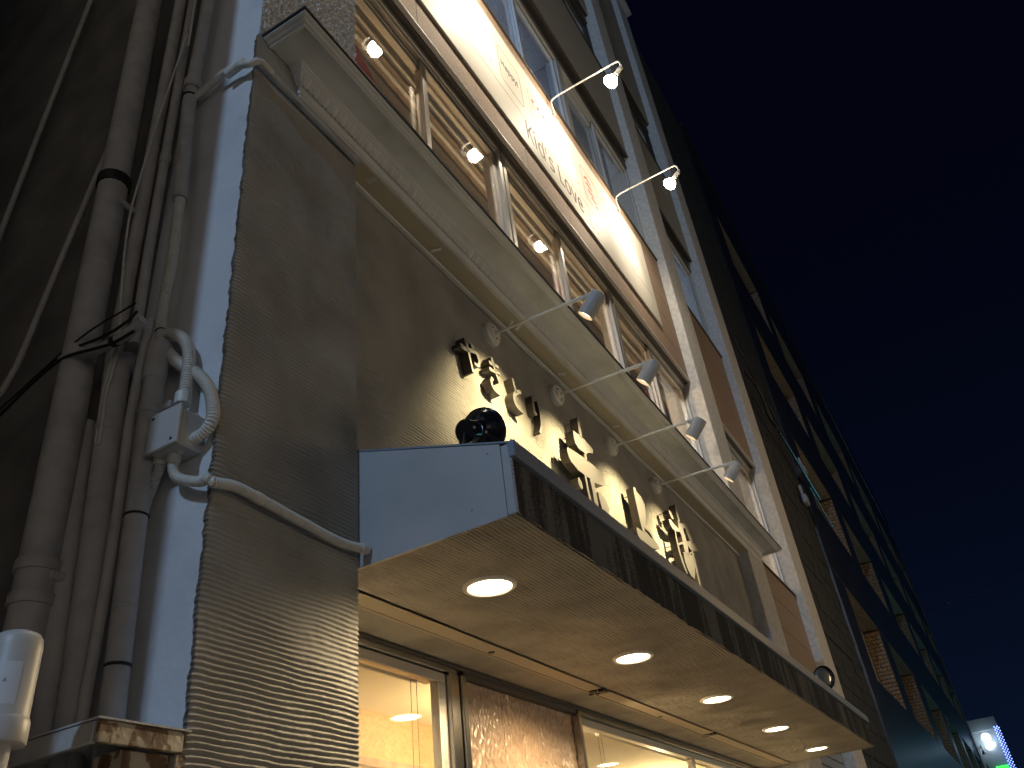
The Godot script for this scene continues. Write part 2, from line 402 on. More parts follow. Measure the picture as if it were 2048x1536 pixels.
	mat("soffit_paint", lin(0.50, 0.43, 0.30), 0.85)
	mat("coping_metal", lin(0.22, 0.26, 0.32), 0.5, 0.3)
	mat("flashing", lin(0.03, 0.03, 0.034), 0.5, 0.4)
	mat("alu", lin(0.56, 0.53, 0.48), 0.38, 0.7)
	mat("alu_dark", lin(0.11, 0.10, 0.09), 0.45, 0.6)
	mat("alu_pale", lin(0.58, 0.58, 0.56), 0.42, 0.35)
	mat("steel", lin(0.55, 0.53, 0.50), 0.16, 1.0)
	mat("trim_white", lin(0.66, 0.65, 0.61), 0.5)
	mat("lamp_white", lin(0.66, 0.64, 0.58), 0.4)
	mat("lamp_grey", lin(0.42, 0.41, 0.395), 0.45)
	mat("black_gloss", lin(0.008, 0.008, 0.009), 0.16)
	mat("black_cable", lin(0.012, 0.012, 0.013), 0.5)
	mat("letter_face", lin(0.24, 0.236, 0.228), 0.42, 0.5)
	mat("letter_side", lin(0.055, 0.046, 0.037), 0.45, 0.3)
	mat("sign_white", lin(0.55, 0.525, 0.465), 0.55)
	mat("print_grey", lin(0.08, 0.075, 0.07), 0.7)
	mat("print_brown", lin(0.10, 0.075, 0.065), 0.7)
	mat("print_red", lin(0.50, 0.04, 0.04), 0.7)
	mat("white_ceiling", lin(0.66, 0.68, 0.70), 0.9)
	mat("red_cloth", lin(0.32, 0.012, 0.022), 0.9)
	mat("room_dark", lin(0.25, 0.25, 0.26), 0.9)
	mat("room_wall", lin(0.55, 0.45, 0.32), 0.9)
	mat("sticker", lin(0.62, 0.64, 0.66), 0.5)
	mat("plastic_grey", lin(0.50, 0.49, 0.46), 0.42)
	mat("shutter_grey", lin(0.34, 0.34, 0.35), 0.5, 0.3)
	mat("far_wall", lin(0.22, 0.235, 0.24), 0.8)
	var g := mat("glass", Color(1, 1, 1, 0.04), 0.02)
	g.transparency = BaseMaterial3D.TRANSPARENCY_ALPHA
	var g2 := mat("dirty_glass", Color(0.9, 0.95, 1.0, 0.10), 0.03)
	g2.transparency = BaseMaterial3D.TRANSPARENCY_ALPHA
	glow("bulb", Color(1.0, 0.93, 0.80), 45.0)
	glow("downlight_glow", Color(1.0, 0.92, 0.76), 16.0)
	glow("spot_glow", Color(1.0, 0.84, 0.66), 6.0)
	glow("street_glow", Color(0.78, 0.88, 1.0), 30.0)
	glow("street_glow_dim", Color(0.78, 0.88, 1.0), 3.0)
	glow("warm_street_glow", Color(1.0, 0.72, 0.38), 20.0)
	glow("shop_glow", Color(1.0, 0.86, 0.66), 2.0)
	glow("added_cool_glow", Color(0.45, 0.85, 0.95), 2.4)
	glow("gold_glow", Color(1.0, 0.75, 0.15), 1.3)
	glow("far_window_glow", Color(0.40, 0.72, 0.85), 0.35)
	glow("logo_glow", Color(0.85, 0.93, 1.0), 9.0)
	glow("led_glow", Color(0.45, 0.55, 1.0), 6.0)
	glow("green_glow", Color(0.08, 1.0, 0.12), 1.6)

func structure(called: String, mb: MB, m: Material) -> MeshInstance3D:
	var o := put(called, mb, m, self)
	o.set_meta("kind", "structure")
	return o

func setting() -> void:
	structure("road", boxes([[-150, 250, -0.9, -0.12, 3.2, 9.0]], 0.0), M.asphalt)
	structure("ground", boxes([[-150, 250, -1.2, -0.905, -150, 150]], 0.0), M.asphalt)
	structure("pavement", boxes([[-150, 250, -0.9, 0.0, -0.5, 3.2]], 0.01), M.paving)
	structure("opposite_pavement", boxes([[-150, 250, -0.9, 0.0, 9.0, 12.0]], 0.01), M.paving)
	# the house across the alley: its corner cuts off the street lamp's light from the depth of the side wall
	var nb := thing("neighbour_house", "pale plastered house across the alley from the corner shop", "building", Vector3(-3, 0, -4))
	put("wall", boxes([[-7.0, 0.16, 0.0, 9.0, -9.0, 0.02]], 0.01), M.white_wall, nb)
	put("roof", boxes([[-7.1, 0.20, 9.0, 9.15, -9.1, 0.06]], 0.01), M.flashing, nb)
	# cool white street lamp to the left
	var sl := thing("street_lamp", "tall street lamp mast with cool white head, left of the alley", "street lamp", Vector3(-14.0, 0, 2.8))
	var b := MB.new()
	b.cyl(Vector3(-14.0, 0, 2.8), Vector3(-14.0, 13.0, 2.8), 0.07, 0.05, 16)
	put("post", b, M.alu_dark, sl)
	b = MB.new()
	b.tube(smooth_path([Vector3(-14.0, 12.9, 2.8), Vector3(-14.0, 13.1, 2.7), Vector3(-14.0, 13.15, 2.4)], 0.05), 0.03)
	put("arm", b, M.alu_dark, sl)
	b = MB.new()
	b.lathe(Vector3(-14.0, 13.0, 2.2), Vector3.UP, [[0.0, 0.26], [0.1, 0.24], [0.22, 0.16], [0.24, 0.1], [0.0, 0.1]], 24)
	put("head", b, M.alu_dark, sl)
	b = MB.new()
	b.lathe(Vector3(-14.0, 12.95, 2.2), Vector3.UP, [[0.0, -0.2], [0.14, -0.15], [0.2, 0.0], [0.2, 0.13], [0.0, 0.13]], 24, true)
	put("globe", b, M.street_glow, sl)
	omni(sl, Vector3(-14.0, 12.9, 2.2) - sl.position, Color(0.70, 0.84, 1.0), 100.0, 0.3)
	# warm street lamp further along the kerb
	sl = thing("street_lamp", "street lamp with warm amber head, along the kerb to the right", "street lamp", Vector3(12.5, 0, 5.0))
	b = MB.new()
	b.cyl(Vector3(12.5, -0.12, 5.0), Vector3(12.5, 5.2, 5.0), 0.07, 0.05, 16)
	put("post", b, M.alu_dark, sl)
	b = MB.new()
	b.lathe(Vector3(12.5, 5.35, 5.0), Vector3.UP, [[0.0, 0.22], [0.12, 0.2], [0.2, 0.12], [0.0, 0.12]], 24)
	put("head", b, M.alu_dark, sl)
	b = MB.new()
	b.lathe(Vector3(12.5, 5.3, 5.0), Vector3.UP, [[0.0, -0.14], [0.1, -0.11], [0.15, 0.0], [0.15, 0.15], [0.0, 0.15]], 24, true)
	put("globe", b, M.warm_street_glow, sl)
	omni(sl, Vector3(12.5, 5.28, 5.0) - sl.position, Color(1.0, 0.84, 0.60), 4.0, 0.15)
	# shops across the street, out of view; lit windows added for fill and reflections
	var op := thing("opposite_shops", "unseen row of shops across the street, lit windows added as fill light", "building", Vector3(15, 0, 14))
	put("wall", boxes([[-30, 60, 0.0, 7.5, 12.2, 18.0]], 0.0), M.far_wall, op)
	for k in 4:
		var x0: float = [6.0, 24.0, 34.0, -11.0][k]
		var cool := k in [1, 2]
		var w := put("unseen_lit_window", boxes([[x0, x0 + 6.5, 0.6, 3.0, 12.12, 12.19]], 0.0), M.added_cool_glow if cool else M.shop_glow, op)
		put("window_frame", boxes([[x0 - 0.1, x0, 0.5, 3.1, 12.05, 12.19], [x0 + 6.5, x0 + 6.6, 0.5, 3.1, 12.05, 12.19], [x0, x0 + 6.5, 3.0, 3.1, 12.05, 12.19], [x0, x0 + 6.5, 0.5, 0.6, 12.05, 12.19]], 0.0), M.alu_dark, w)
		var al := AreaLight3D.new()  # added fill for the front, the alley pipes and the dark panels
		al.name = "light"
		op.add_child(al)
		al.area_size = Vector2(6.5, 2.4)
		al.transform = Transform3D(Basis(), Vector3(x0 + 3.25, 1.8, 12.1) - op.position)
		al.light_color = Color(0.5, 0.9, 1.0) if cool else (Color(1.0, 0.97, 0.92) if k == 0 else Color(0.88, 0.93, 1.0))
		al.light_energy = 2.5 if cool else [3.4, 0.0, 0.0, 3.2][k]
		al.area_range = 80.0
		al.shadow_enabled = true

func window_unit(b: Node3D, x0: float, x1: float, y0: float, y1: float, zf: float, frame_m: Material, glass_m: Material, two := true) -> Node3D:
	var w := put("window", boxes([[x0, x0 + 0.045, y0, y1, zf - 0.13, zf], [x1 - 0.045, x1, y0, y1, zf - 0.13, zf], [x0 + 0.045, x1 - 0.045, y1 - 0.05, y1, zf - 0.13, zf], [x0 + 0.045, x1 - 0.045, y0, y0 + 0.05, zf - 0.13, zf + 0.02],
		[x0 + 0.045, x1 - 0.045, y1 - 0.075, y1 - 0.05, zf - 0.062, zf - 0.056], [x0 + 0.045, x1 - 0.045, y1 - 0.075, y1 - 0.05, zf - 0.1, zf - 0.094], [x0 + 0.045, x1 - 0.045, y1 - 0.075, y1 - 0.05, zf - 0.02, zf - 0.014]]), frame_m, b)
	var xm := (x0 + x1) * 0.5
	for s in (2 if two else 1):
		var a := (xm - 0.03 if two else x0 + 0.05) if s == 1 or not two else x0 + 0.05
		var c := x1 - 0.05 if s == 1 or not two else xm + 0.03
		var z := zf - 0.04 if s == 1 else zf - 0.078
		var m0 := y0 + 0.055; var m1 := y1 - 0.06
		put("sash", boxes([[a, a + 0.045, m0, m1, z - 0.014, z + 0.014], [c - 0.045, c, m0, m1, z - 0.014, z + 0.014], [a + 0.045, c - 0.045, m1 - 0.05, m1, z - 0.014, z + 0.014], [a + 0.045, c - 0.045, m0, m0 + 0.06, z - 0.014, z + 0.014]]), frame_m, w)
		put("pane", boxes([[a + 0.046, c - 0.046, m0 + 0.061, m1 - 0.051, z - 0.003, z + 0.003]], 0.0), glass_m, w)
	return w

func board_rows(b: Node3D, called: String, x0: float, x1: float, ys: Array, wd: float, m: Material, z := -0.1) -> void:
	for r in ys.size() - 1:
		var x := x0
		while x < x1 - 0.05:
			var xe := minf(x + wd, x1)
			put(called, boxes([[x + 0.002, xe - 0.002, ys[r] + 0.0025, ys[r + 1] - 0.0025, z - 0.022, z]], 0.003), m, b)
			x = xe

func building() -> void:
	var b := thing("corner_building", "tall corner shop building with stucco pilasters and brown panelled front", "building", Vector3(1.31, 0, 0))
	var TOP := 17.5
	# side wall and pilasters
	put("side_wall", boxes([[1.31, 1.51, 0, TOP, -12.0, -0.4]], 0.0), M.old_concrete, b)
	put("pilaster", boxes([[1.31, 1.884, 0, TOP, -0.4, -0.012]], 0.003), M.white_wall, b)
	put("pilaster", boxes([[7.68, 8.26, 0, TOP, -0.4, 0.0]], 0.006), M.stucco, b)
	put("pilaster", boxes([[10.2, 10.87, 0, TOP, -0.4, 0.0]], 0.006), M.stucco, b)
	put("far_side_wall", boxes([[10.67, 10.87, 0, TOP, -12.0, -0.4]], 0.0), M.stucco, b)
	put("back_wall", boxes([[1.51, 10.67, 0, TOP, -12.0, -11.8]], 0.0), M.stucco, b)
	put("roof", boxes([[1.2, 10.95, TOP, TOP + 0.2, -12.1, 0.1]], 0.01), M.stucco, b)
	# combed plaster on the corner pilaster, with a ragged edge on the alley side
	var wob := noise(101, 2.2, 3); var fine := noise(102, 30.0, 2); var edge := noise(103, 14.0, 3); var patch := noise(104, 3.0, 2)
	var comb := func(s: float, t: float) -> float:
		var ph := (t + 0.030 * wob.get_noise_2d(s * 0.3, t * 0.12) + 0.0036 * fine.get_noise_2d(s * 0.16, t * 0.22)) / 0.0142
		var r := 0.5 + 0.5 * sin(TAU * ph)
		return 0.001 + 0.0056 * pow(r, 1.3) * clampf(0.78 + 0.5 * patch.get_noise_2d(s, t) - 0.30 * (t - 0.5), 0.16, 1.0) + 0.0007 * fine.get_noise_2d(s, t)
	var mb := MB.new()
	mb.relief(Vector3(1.302, 1.85, -0.004), Vector3.RIGHT, Vector3.UP, 0.582, 2.73, 70, 1150, comb)
	for i in mb.v.size():
		var c := i % 71
		var p := mb.v[i]
		var e := 0.006 * edge.get_noise_2d(3.0, p.y) + 0.0025 * edge.get_noise_2d(9.0, p.y * 3.0)
		if c == 0: mb.v[i] = Vector3(1.305 + e, p.y, -0.022 + 0.4 * e)
		elif c == 1: mb.v[i] = Vector3(1.302 + e, p.y, -0.006)
		elif c == 70: mb.v[i] = Vector3(1.884, p.y, -0.02)
	put("combed_plaster", mb, M.plaster, b)
	put("plaster_base", boxes([[1.306, 1.884, 0, 1.85, -0.011, 0.0]], 0.002), M.plaster, b)
	# rough stucco above the cornice
	var lump := noise(111, 34.0, 3); var coarse := noise(112, 12.0, 2)
	var rough := func(s: float, t: float) -> float:
		return 0.013 * lump.get_noise_2d(s * 1.5 - t * 0.5, t * 0.8 + s * 0.4) + 0.004 * coarse.get_noise_2d(s * 3.0, t * 3.0)
	mb = MB.new()
	mb.relief(Vector3(1.31, 4.585, -0.006), Vector3.RIGHT, Vector3.UP, 0.574, 1.4, 190, 420, rough)
	put("rough_stucco", mb, M.stucco, b)
	put("upper_stucco", boxes([[1.31, 1.884, 5.985, TOP, -0.0115, 0.0]], 0.002), M.stucco, b)
	# sign wall between the pilasters
	put("sign_wall_backing", boxes([[1.884, 7.68, 2.6, 4.62, -0.3, -0.108]], 0.0), M.plaster, b)
	var wob2 := noise(121, 0.9, 3); var patch2 := noise(122, 1.3, 3)
	var comb2 := func(s: float, t: float) -> float:
		var ph := (t + 0.030 * wob2.get_noise_2d(s * 0.6, t * 1.2)) / 0.0150
		var r := 0.5 + 0.5 * sin(TAU * ph)
		return 0.0045 * pow(r, 0.85) * clampf(0.55 + 1.3 * patch2.get_noise_2d(s, t), 0.12, 1.0) + 0.0012 * fine.get_noise_2d(s, t)
	mb = MB.new()
	mb.relief(Vector3(1.884, 2.9, -0.104), Vector3.RIGHT, Vector3.UP, 5.796, 1.53, 130, 610, comb2)
	put("combed_sign_wall", mb, M.plaster, b)
	put("trim_rail", boxes([[1.888, 7.676, 4.395, 4.412, -0.1, -0.078], [1.888, 7.676, 4.408, 4.43, -0.1, -0.09]]), M.cornice_paint, b)
	# spandrels: panelled boards on a backing
	for s in [[1.884, 7.68, 6.43, 8.17], [8.26, 10.2, 6.43, 8.17], [8.26, 10.2, 3.0, 4.65], [1.884, 7.68, 10.05, 11.8], [8.26, 10.2, 10.05, 11.8], [1.884, 7.68, 13.3, TOP], [8.26, 10.2, 13.3, TOP]]:
		put("spandrel_backing", boxes([[s[0], s[1], s[2], s[3], -0.35, -0.126]], 0.0), M.mortar, b)
	board_rows(b, "cladding_board", 1.894, 7.672, [6.43, 6.745, 7.08, 7.415, 7.75, 8.17], 0.728, M.siding)
	board_rows(b, "cladding_board", 8.27, 10.19, [6.43, 6.745, 7.08, 7.415, 7.75, 8.17], 1.92, M.siding)
	board_rows(b, "cladding_board", 8.27, 10.19, [3.0, 3.3, 3.635, 3.97, 4.31, 4.65], 1.92, M.siding)
	for bay in [[1.894, 7.672], [8.27, 10.19]]:
		board_rows(b, "tile_course", bay[0], bay[1], [10.05, 10.4, 10.75, 11.1, 11.45, 11.8], 5.9, M.beige_tile)
		board_rows(b, "tile_course", bay[0], bay[1], [13.3, 14.1, 14.9, 15.7, 16.5, 17.5], 5.9, M.beige_tile)
		put("drip_trim", boxes([[bay[0], bay[1], 6.414, 6.4295, -0.125, -0.092]]), M.trim_white, b)
		put("drip_trim", boxes([[bay[0], bay[1], 10.034, 10.0495, -0.125, -0.092]]), M.alu_dark, b)
		put("sill", boxes([[bay[0], bay[1], 8.172, 8.19, -0.3, -0.082]]), M.alu_dark, b)
		put("sill", boxes([[bay[0], bay[1], 11.802, 11.82, -0.3, -0.082]]), M.alu_dark, b)
		# dark head lining of the window bands
		put("head_lining", boxes([[bay[0], bay[1], 6.40, 6.4295, -0.3, -0.128]]), M.alu_dark, b)
		put("head_lining", boxes([[bay[0], bay[1], 9.83, 10.033, -0.3, -0.15]]), M.alu_dark, b)
		put("head_lining", boxes([[bay[0], bay[1], 13.1, 13.299, -0.3, -0.15]]), M.alu_dark, b)
	put("sill", boxes([[8.27, 10.19, 4.652, 4.668, -0.3, -0.082]]), M.alu_dark, b)
	# windows
	for u in [[1.888, 3.735], [3.755, 5.675], [5.695, 7.676], [8.264, 10.196]]:
		window_unit(b, u[0], u[1], 4.67, 6.40, -0.165, M.alu, M.glass)
		window_unit(b, u[0], u[1], 8.192, 9.828, -0.165, M.alu_pale, M.dirty_glass)
		window_unit(b, u[0], u[1], 11.822, 13.098, -0.165, M.alu_dark, M.dirty_glass)
	# floors and rooms behind the windows
	put("floor_slab", boxes([[1.51, 10.67, 4.30, 4.6, -11.8, -0.31]], 0.0), M.stucco, b)
	put("floor_slab", boxes([[1.51, 10.67, 6.95, 8.15, -11.8, -0.36]], 0.0), M.stucco, b)
	put("floor_slab", boxes([[1.51, 10.67, 10.4, 11.6, -11.8, -0.36]], 0.0), M.stucco, b)
	put("floor_slab", boxes([[1.51, 10.67, 14.0, 14.3, -11.8, -0.36]], 0.0), M.stucco, b)
	# first floor room: wood ceiling with rails
	put("room_ceiling", boxes([[1.52, 10.66, 6.46, 6.52, -4.0, -0.31]], 0.0), M.wood_ceiling, b)
	put("room_back_wall", boxes([[1.52, 10.66, 4.6, 6.46, -4.1, -4.0]], 0.0), M.room_wall, b)
	put("room_side_wall", boxes([[1.515, 1.62, 4.6, 6.46, -4.0, -0.42]], 0.0), M.room_wall, b)
	for r in [[-0.40, 0.035, 6.40], [-0.52, 0.05, 6.41], [-0.78, 0.03, 6.42], [-0.98, 0.06, 6.40], [-1.4, 0.05, 6.41], [-1.9, 0.06, 6.40], [-2.5, 0.06, 6.41], [-3.2, 0.06, 6.41]]:
		put("ceiling_rail", boxes([[1.63, 10.65, r[2], 6.459, r[0] - r[1], r[0]]]), M.alu_dark if r[1] > 0.045 else M.wood_ceiling, b)
	for q in [[-0.325, -0.312, 6.385, 0], [-0.352, -0.336, 6.36, 1], [-0.375, -0.362, 6.385, 0], [-0.455, -0.43, 6.38, 1], [-0.60, -0.585, 6.39, 0], [-0.70, -0.66, 6.385, 1]]:
		put("curtain_track", boxes([[1.63, 10.65, q[2], 6.4595, q[0], q[1]]]), M.alu_dark if q[3] == 0 else M.trim_white, b)
	# upper rooms
	for fl in [[8.15, 10.4], [11.6, 14.0]]:
		put("room_back_wall", boxes([[1.52, 10.66, fl[0], fl[1], -3.0, -2.9]], 0.0), M.room_dark, b)
		put("room_side_wall", boxes([[1.515, 1.6, fl[0], fl[1], -2.9, -0.42]], 0.0), M.room_dark, b)
	put("room_partition", boxes([[5.70, 5.76, 8.15, 10.4, -2.9, -0.31]], 0.0), M.room_dark, b)
	put("office_ceiling", boxes([[1.6, 5.699, 9.85, 9.9, -2.9, -0.31]], 0.0), M.white_ceiling, b)
	put("office_ceiling", boxes([[5.761, 10.66, 9.85, 9.9, -2.9, -0.31]], 0.0), M.white_ceiling, b)
	for q in [[3.9, 5.3, -0.62], [2.1, 3.4, -0.8]]:
		mb = MB.new()
		mb.cyl(Vector3(q[0], 9.80, q[2]), Vector3(q[1], 9.80, q[2]), 0.035, 0.035, 14)
		put("curtain_pole", mb, M.alu_dark, b)
	for q in [[3.2, -1.9, 2.6], [9.6, -2.2, 1.2]]:
		var ol := thing("office_lamp", "cool ceiling lamp inside the second floor room, " + ("near" if q[0] < 5.0 else "far") + " end", "lamp", Vector3(q[0], 9.6, q[1]), "lamps in the second floor rooms")
		mb = MB.new()
		mb.lathe(Vector3(q[0], 9.6, q[1]), Vector3.UP, [[0.0, -0.05], [0.1, -0.04], [0.12, 0.0], [0.1, 0.04], [0.0, 0.05]], 18, true)
		put("shade", mb, M.street_glow_dim, ol)
		mb = MB.new()
		mb.cyl(Vector3(q[0], 9.64, q[1]), Vector3(q[0], 9.849, q[1]), 0.01, 0.01, 8)
		put("cord", mb, M.black_cable, ol)
		omni(ol, Vector3.ZERO, Color(0.66, 0.80, 1.0), q[2], 0.04)
	for k in 3:
		var x0: float = [2.30, 4.90, 6.87][k]
		var y0: float = [6.17, 6.20, 6.06][k]
		mb = MB.new()
		mb.prism(PackedVector2Array([Vector2(x0, y0 - 0.5), Vector2(x0 + 0.42, y0 - 0.5), Vector2(x0 + 0.25, y0 - 0.2), Vector2(x0 + 0.03, y0), Vector2(x0 + 0.01, y0 - 0.2)]), -0.39, -0.38)
		var rc := put("red_pennant", mb, M.red_cloth, self)
		tag(rc, ["red cloth pennant behind the leftmost first floor window pane", "red cloth pennant in the middle first floor window", "red cloth pennant in the right first floor window"][k], "pennant", "red pennants in the windows")
	var rl := thing("room_lamp", "warm ceiling lamp deep inside the first floor room", "lamp", Vector3(5.0, 6.3, -2.2))
	mb = MB.new()
	mb.lathe(Vector3(5.0, 6.0, -2.2), Vector3.UP, [[0.0, -0.08], [0.12, -0.06], [0.16, 0.0], [0.12, 0.06], [0.0, 0.08]], 20, true)
	put("shade", mb, M.shop_glow, rl)
	mb = MB.new()
	mb.cyl(Vector3(5.0, 6.07, -2.2), Vector3(5.0, 6.459, -2.2), 0.008, 0.008, 8)
	put("cord", mb, M.black_cable, rl)
	omni(rl, Vector3(5.0, 6.0, -2.2) - rl.position, Color(1.0, 0.88, 0.70), 5.0, 0.05)
	# bay 2 at street level: shutter and awning
	put("shutter_backing", boxes([[8.26, 10.2, 0.0, 3.0, -0.35, -0.14]], 0.0), M.mortar, b)
	for k in 28:
		put("shutter_slat", boxes([[8.3, 10.16, 0.2 + k * 0.1, 0.292 + k * 0.1, -0.138, -0.12]], 0.004), M.shutter_grey, b)

func cornice() -> void:
	var c := thing("cornice", "off-white moulded cornice with egg-and-dart band above the sign wall", "cornice", Vector3(4.8, 4.43, 0.0))
	var xl := 1.322; var xr := 8.307; var zf := 0.207
	# [inset from the outer edge, height]
	var prof := [[0.002, 4.574], [0.0, 4.566], [0.010, 4.560], [0.014, 4.5605], [0.022, 4.553], [0.033, 4.551], [0.0335, 4.545], [0.039, 4.545], [0.047, 4.5515], [0.055, 4.553], [0.145, 4.553], [0.1465, 4.541], [0.153, 4.539], [0.156, 4.529], [0.163, 4.527]]
	var prof2 := [[0.185, 4.478], [0.190, 4.478], [0.190, 4.468], [0.195, 4.455], [0.1965, 4.447], [0.201, 4.446], [0.201, 4.43], [0.209, 4.43]]
	var ring := func(p: Array) -> Array:
		return [Vector3(xl + p[0], p[1], 0.0), Vector3(xl + p[0], p[1], zf - p[0]), Vector3(xr - p[0], p[1], zf - p[0]), Vector3(xr - p[0], p[1], -0.09)]
	var sweep := func(pr: Array) -> MB:
		var m := MB.new()
		for i in pr.size() - 1:
			var a: Array = ring.call(pr[i]); var d: Array = ring.call(pr[i + 1])
			for s in 3:
				var t := Vector2(pr[i + 1][0] - pr[i][0], pr[i + 1][1] - pr[i][1]).normalized()
				var out: Vector3 = [Vector3.LEFT, Vector3.BACK, Vector3.RIGHT][s]
				var nn := (out * (-t.y) + Vector3.UP * (-t.x)).normalized()
				var parts := 1
				m.quad(a[s], a[s + 1], d[s + 1], d[s], nn)
		return m
	put("crown_moulding", sweep.call(prof), M.cornice_paint, c)
	put("bed_moulding", sweep.call(prof2), M.cornice_paint, c)
	# egg and dart: the band between the two mouldings, carved
	var egg := func(s: float, t: float) -> float:
		var q := fposmod(s / 0.055, 1.0) - 0.5
		var yv := t / 0.0536
		var rr := Vector2(q / 0.30, (yv - 0.62) / 0.62).length()
		var h := 0.009 * clampf(1.0 - rr * rr, 0.0, 1.0)
		if rr > 1.0 and rr < 1.5 and yv < 0.9: h += 0.008 * sin((rr - 1.0) / 0.5 * PI)
		if absf(absf(q) - 0.5) < 0.06: h += 0.002
		return h
	var m := MB.new()
	var up := Vector3(0, 0.049, 0.022)
	m.relief(Vector3(xl + 0.185, 4.478, zf - 0.185), Vector3.RIGHT, up.normalized(), xr - xl - 0.37, up.length(), 1680, 10, egg)
	put("egg_and_dart_band", m, M.cornice_paint, c)
	m = MB.new()
	m.quad(Vector3(xl + 0.185, 4.478, 0), Vector3(xl + 0.185, 4.478, zf - 0.185), Vector3(xl + 0.163, 4.527, zf - 0.163), Vector3(xl + 0.163, 4.527, 0), Vector3(-0.9, -0.4, 0).normalized())
	m.quad(Vector3(xr - 0.185, 4.478, -0.09), Vector3(xr - 0.185, 4.478, zf - 0.185), Vector3(xr - 0.163, 4.527, zf - 0.163), Vector3(xr - 0.163, 4.527, -0.09), Vector3(0.9, -0.4, 0).normalized())
	for e in [[xl, 1.0], [xr, -1.0]]:
		var k: float = e[1]
		var nn := Vector3(0, -0.41, 0.91)
		m.tri(Vector3(e[0] + k * 0.163, 4.527, zf - 0.163), Vector3(e[0] + k * 0.185, 4.478, zf - 0.185), Vector3(e[0] + k * 0.185, 4.527, zf - 0.163), nn, nn, nn)
	put("band_return", m, M.cornice_paint, c)
	# metal flashing that slopes back to the wall
	m = MB.new()
	for q in [[0.0, 4.575, 4.587], ]:
		m.ext(xl - 0.006, xr + 0.006, q[1], q[2], -0.1, zf + 0.006, 0.002)
	put("flashing", m, M.flashing, c)
	put("core", boxes([[xl + 0.21, xr - 0.215, 4.432, 4.5745, -0.128, -0.006 ]], 0.0), M.cornice_paint, c)
	# flat soffit strip between cornice and sign wall
	put("soffit_strip", boxes([[1.888, 7.676, 4.4305, 4.4318, -0.099, 0.0075]], 0.0), M.soffit_paint, c)
	# strips of peeling paint
	for q in [[2.02, -0.03], [2.55, -0.05], [3.28, -0.05], [3.33, -0.03], [3.9, -0.05], [4.7, -0.045]]:
		m = MB.new()
		m.cbox(Vector3(q[0], 4.424, q[1]), Vector3(0.05, 0.0015, 0.022), 0.0, Basis.from_euler(Vector3(0.2, q[0] * 7.0, 0.22)))
		put("peeling_paint", m, M.cornice_paint, c)

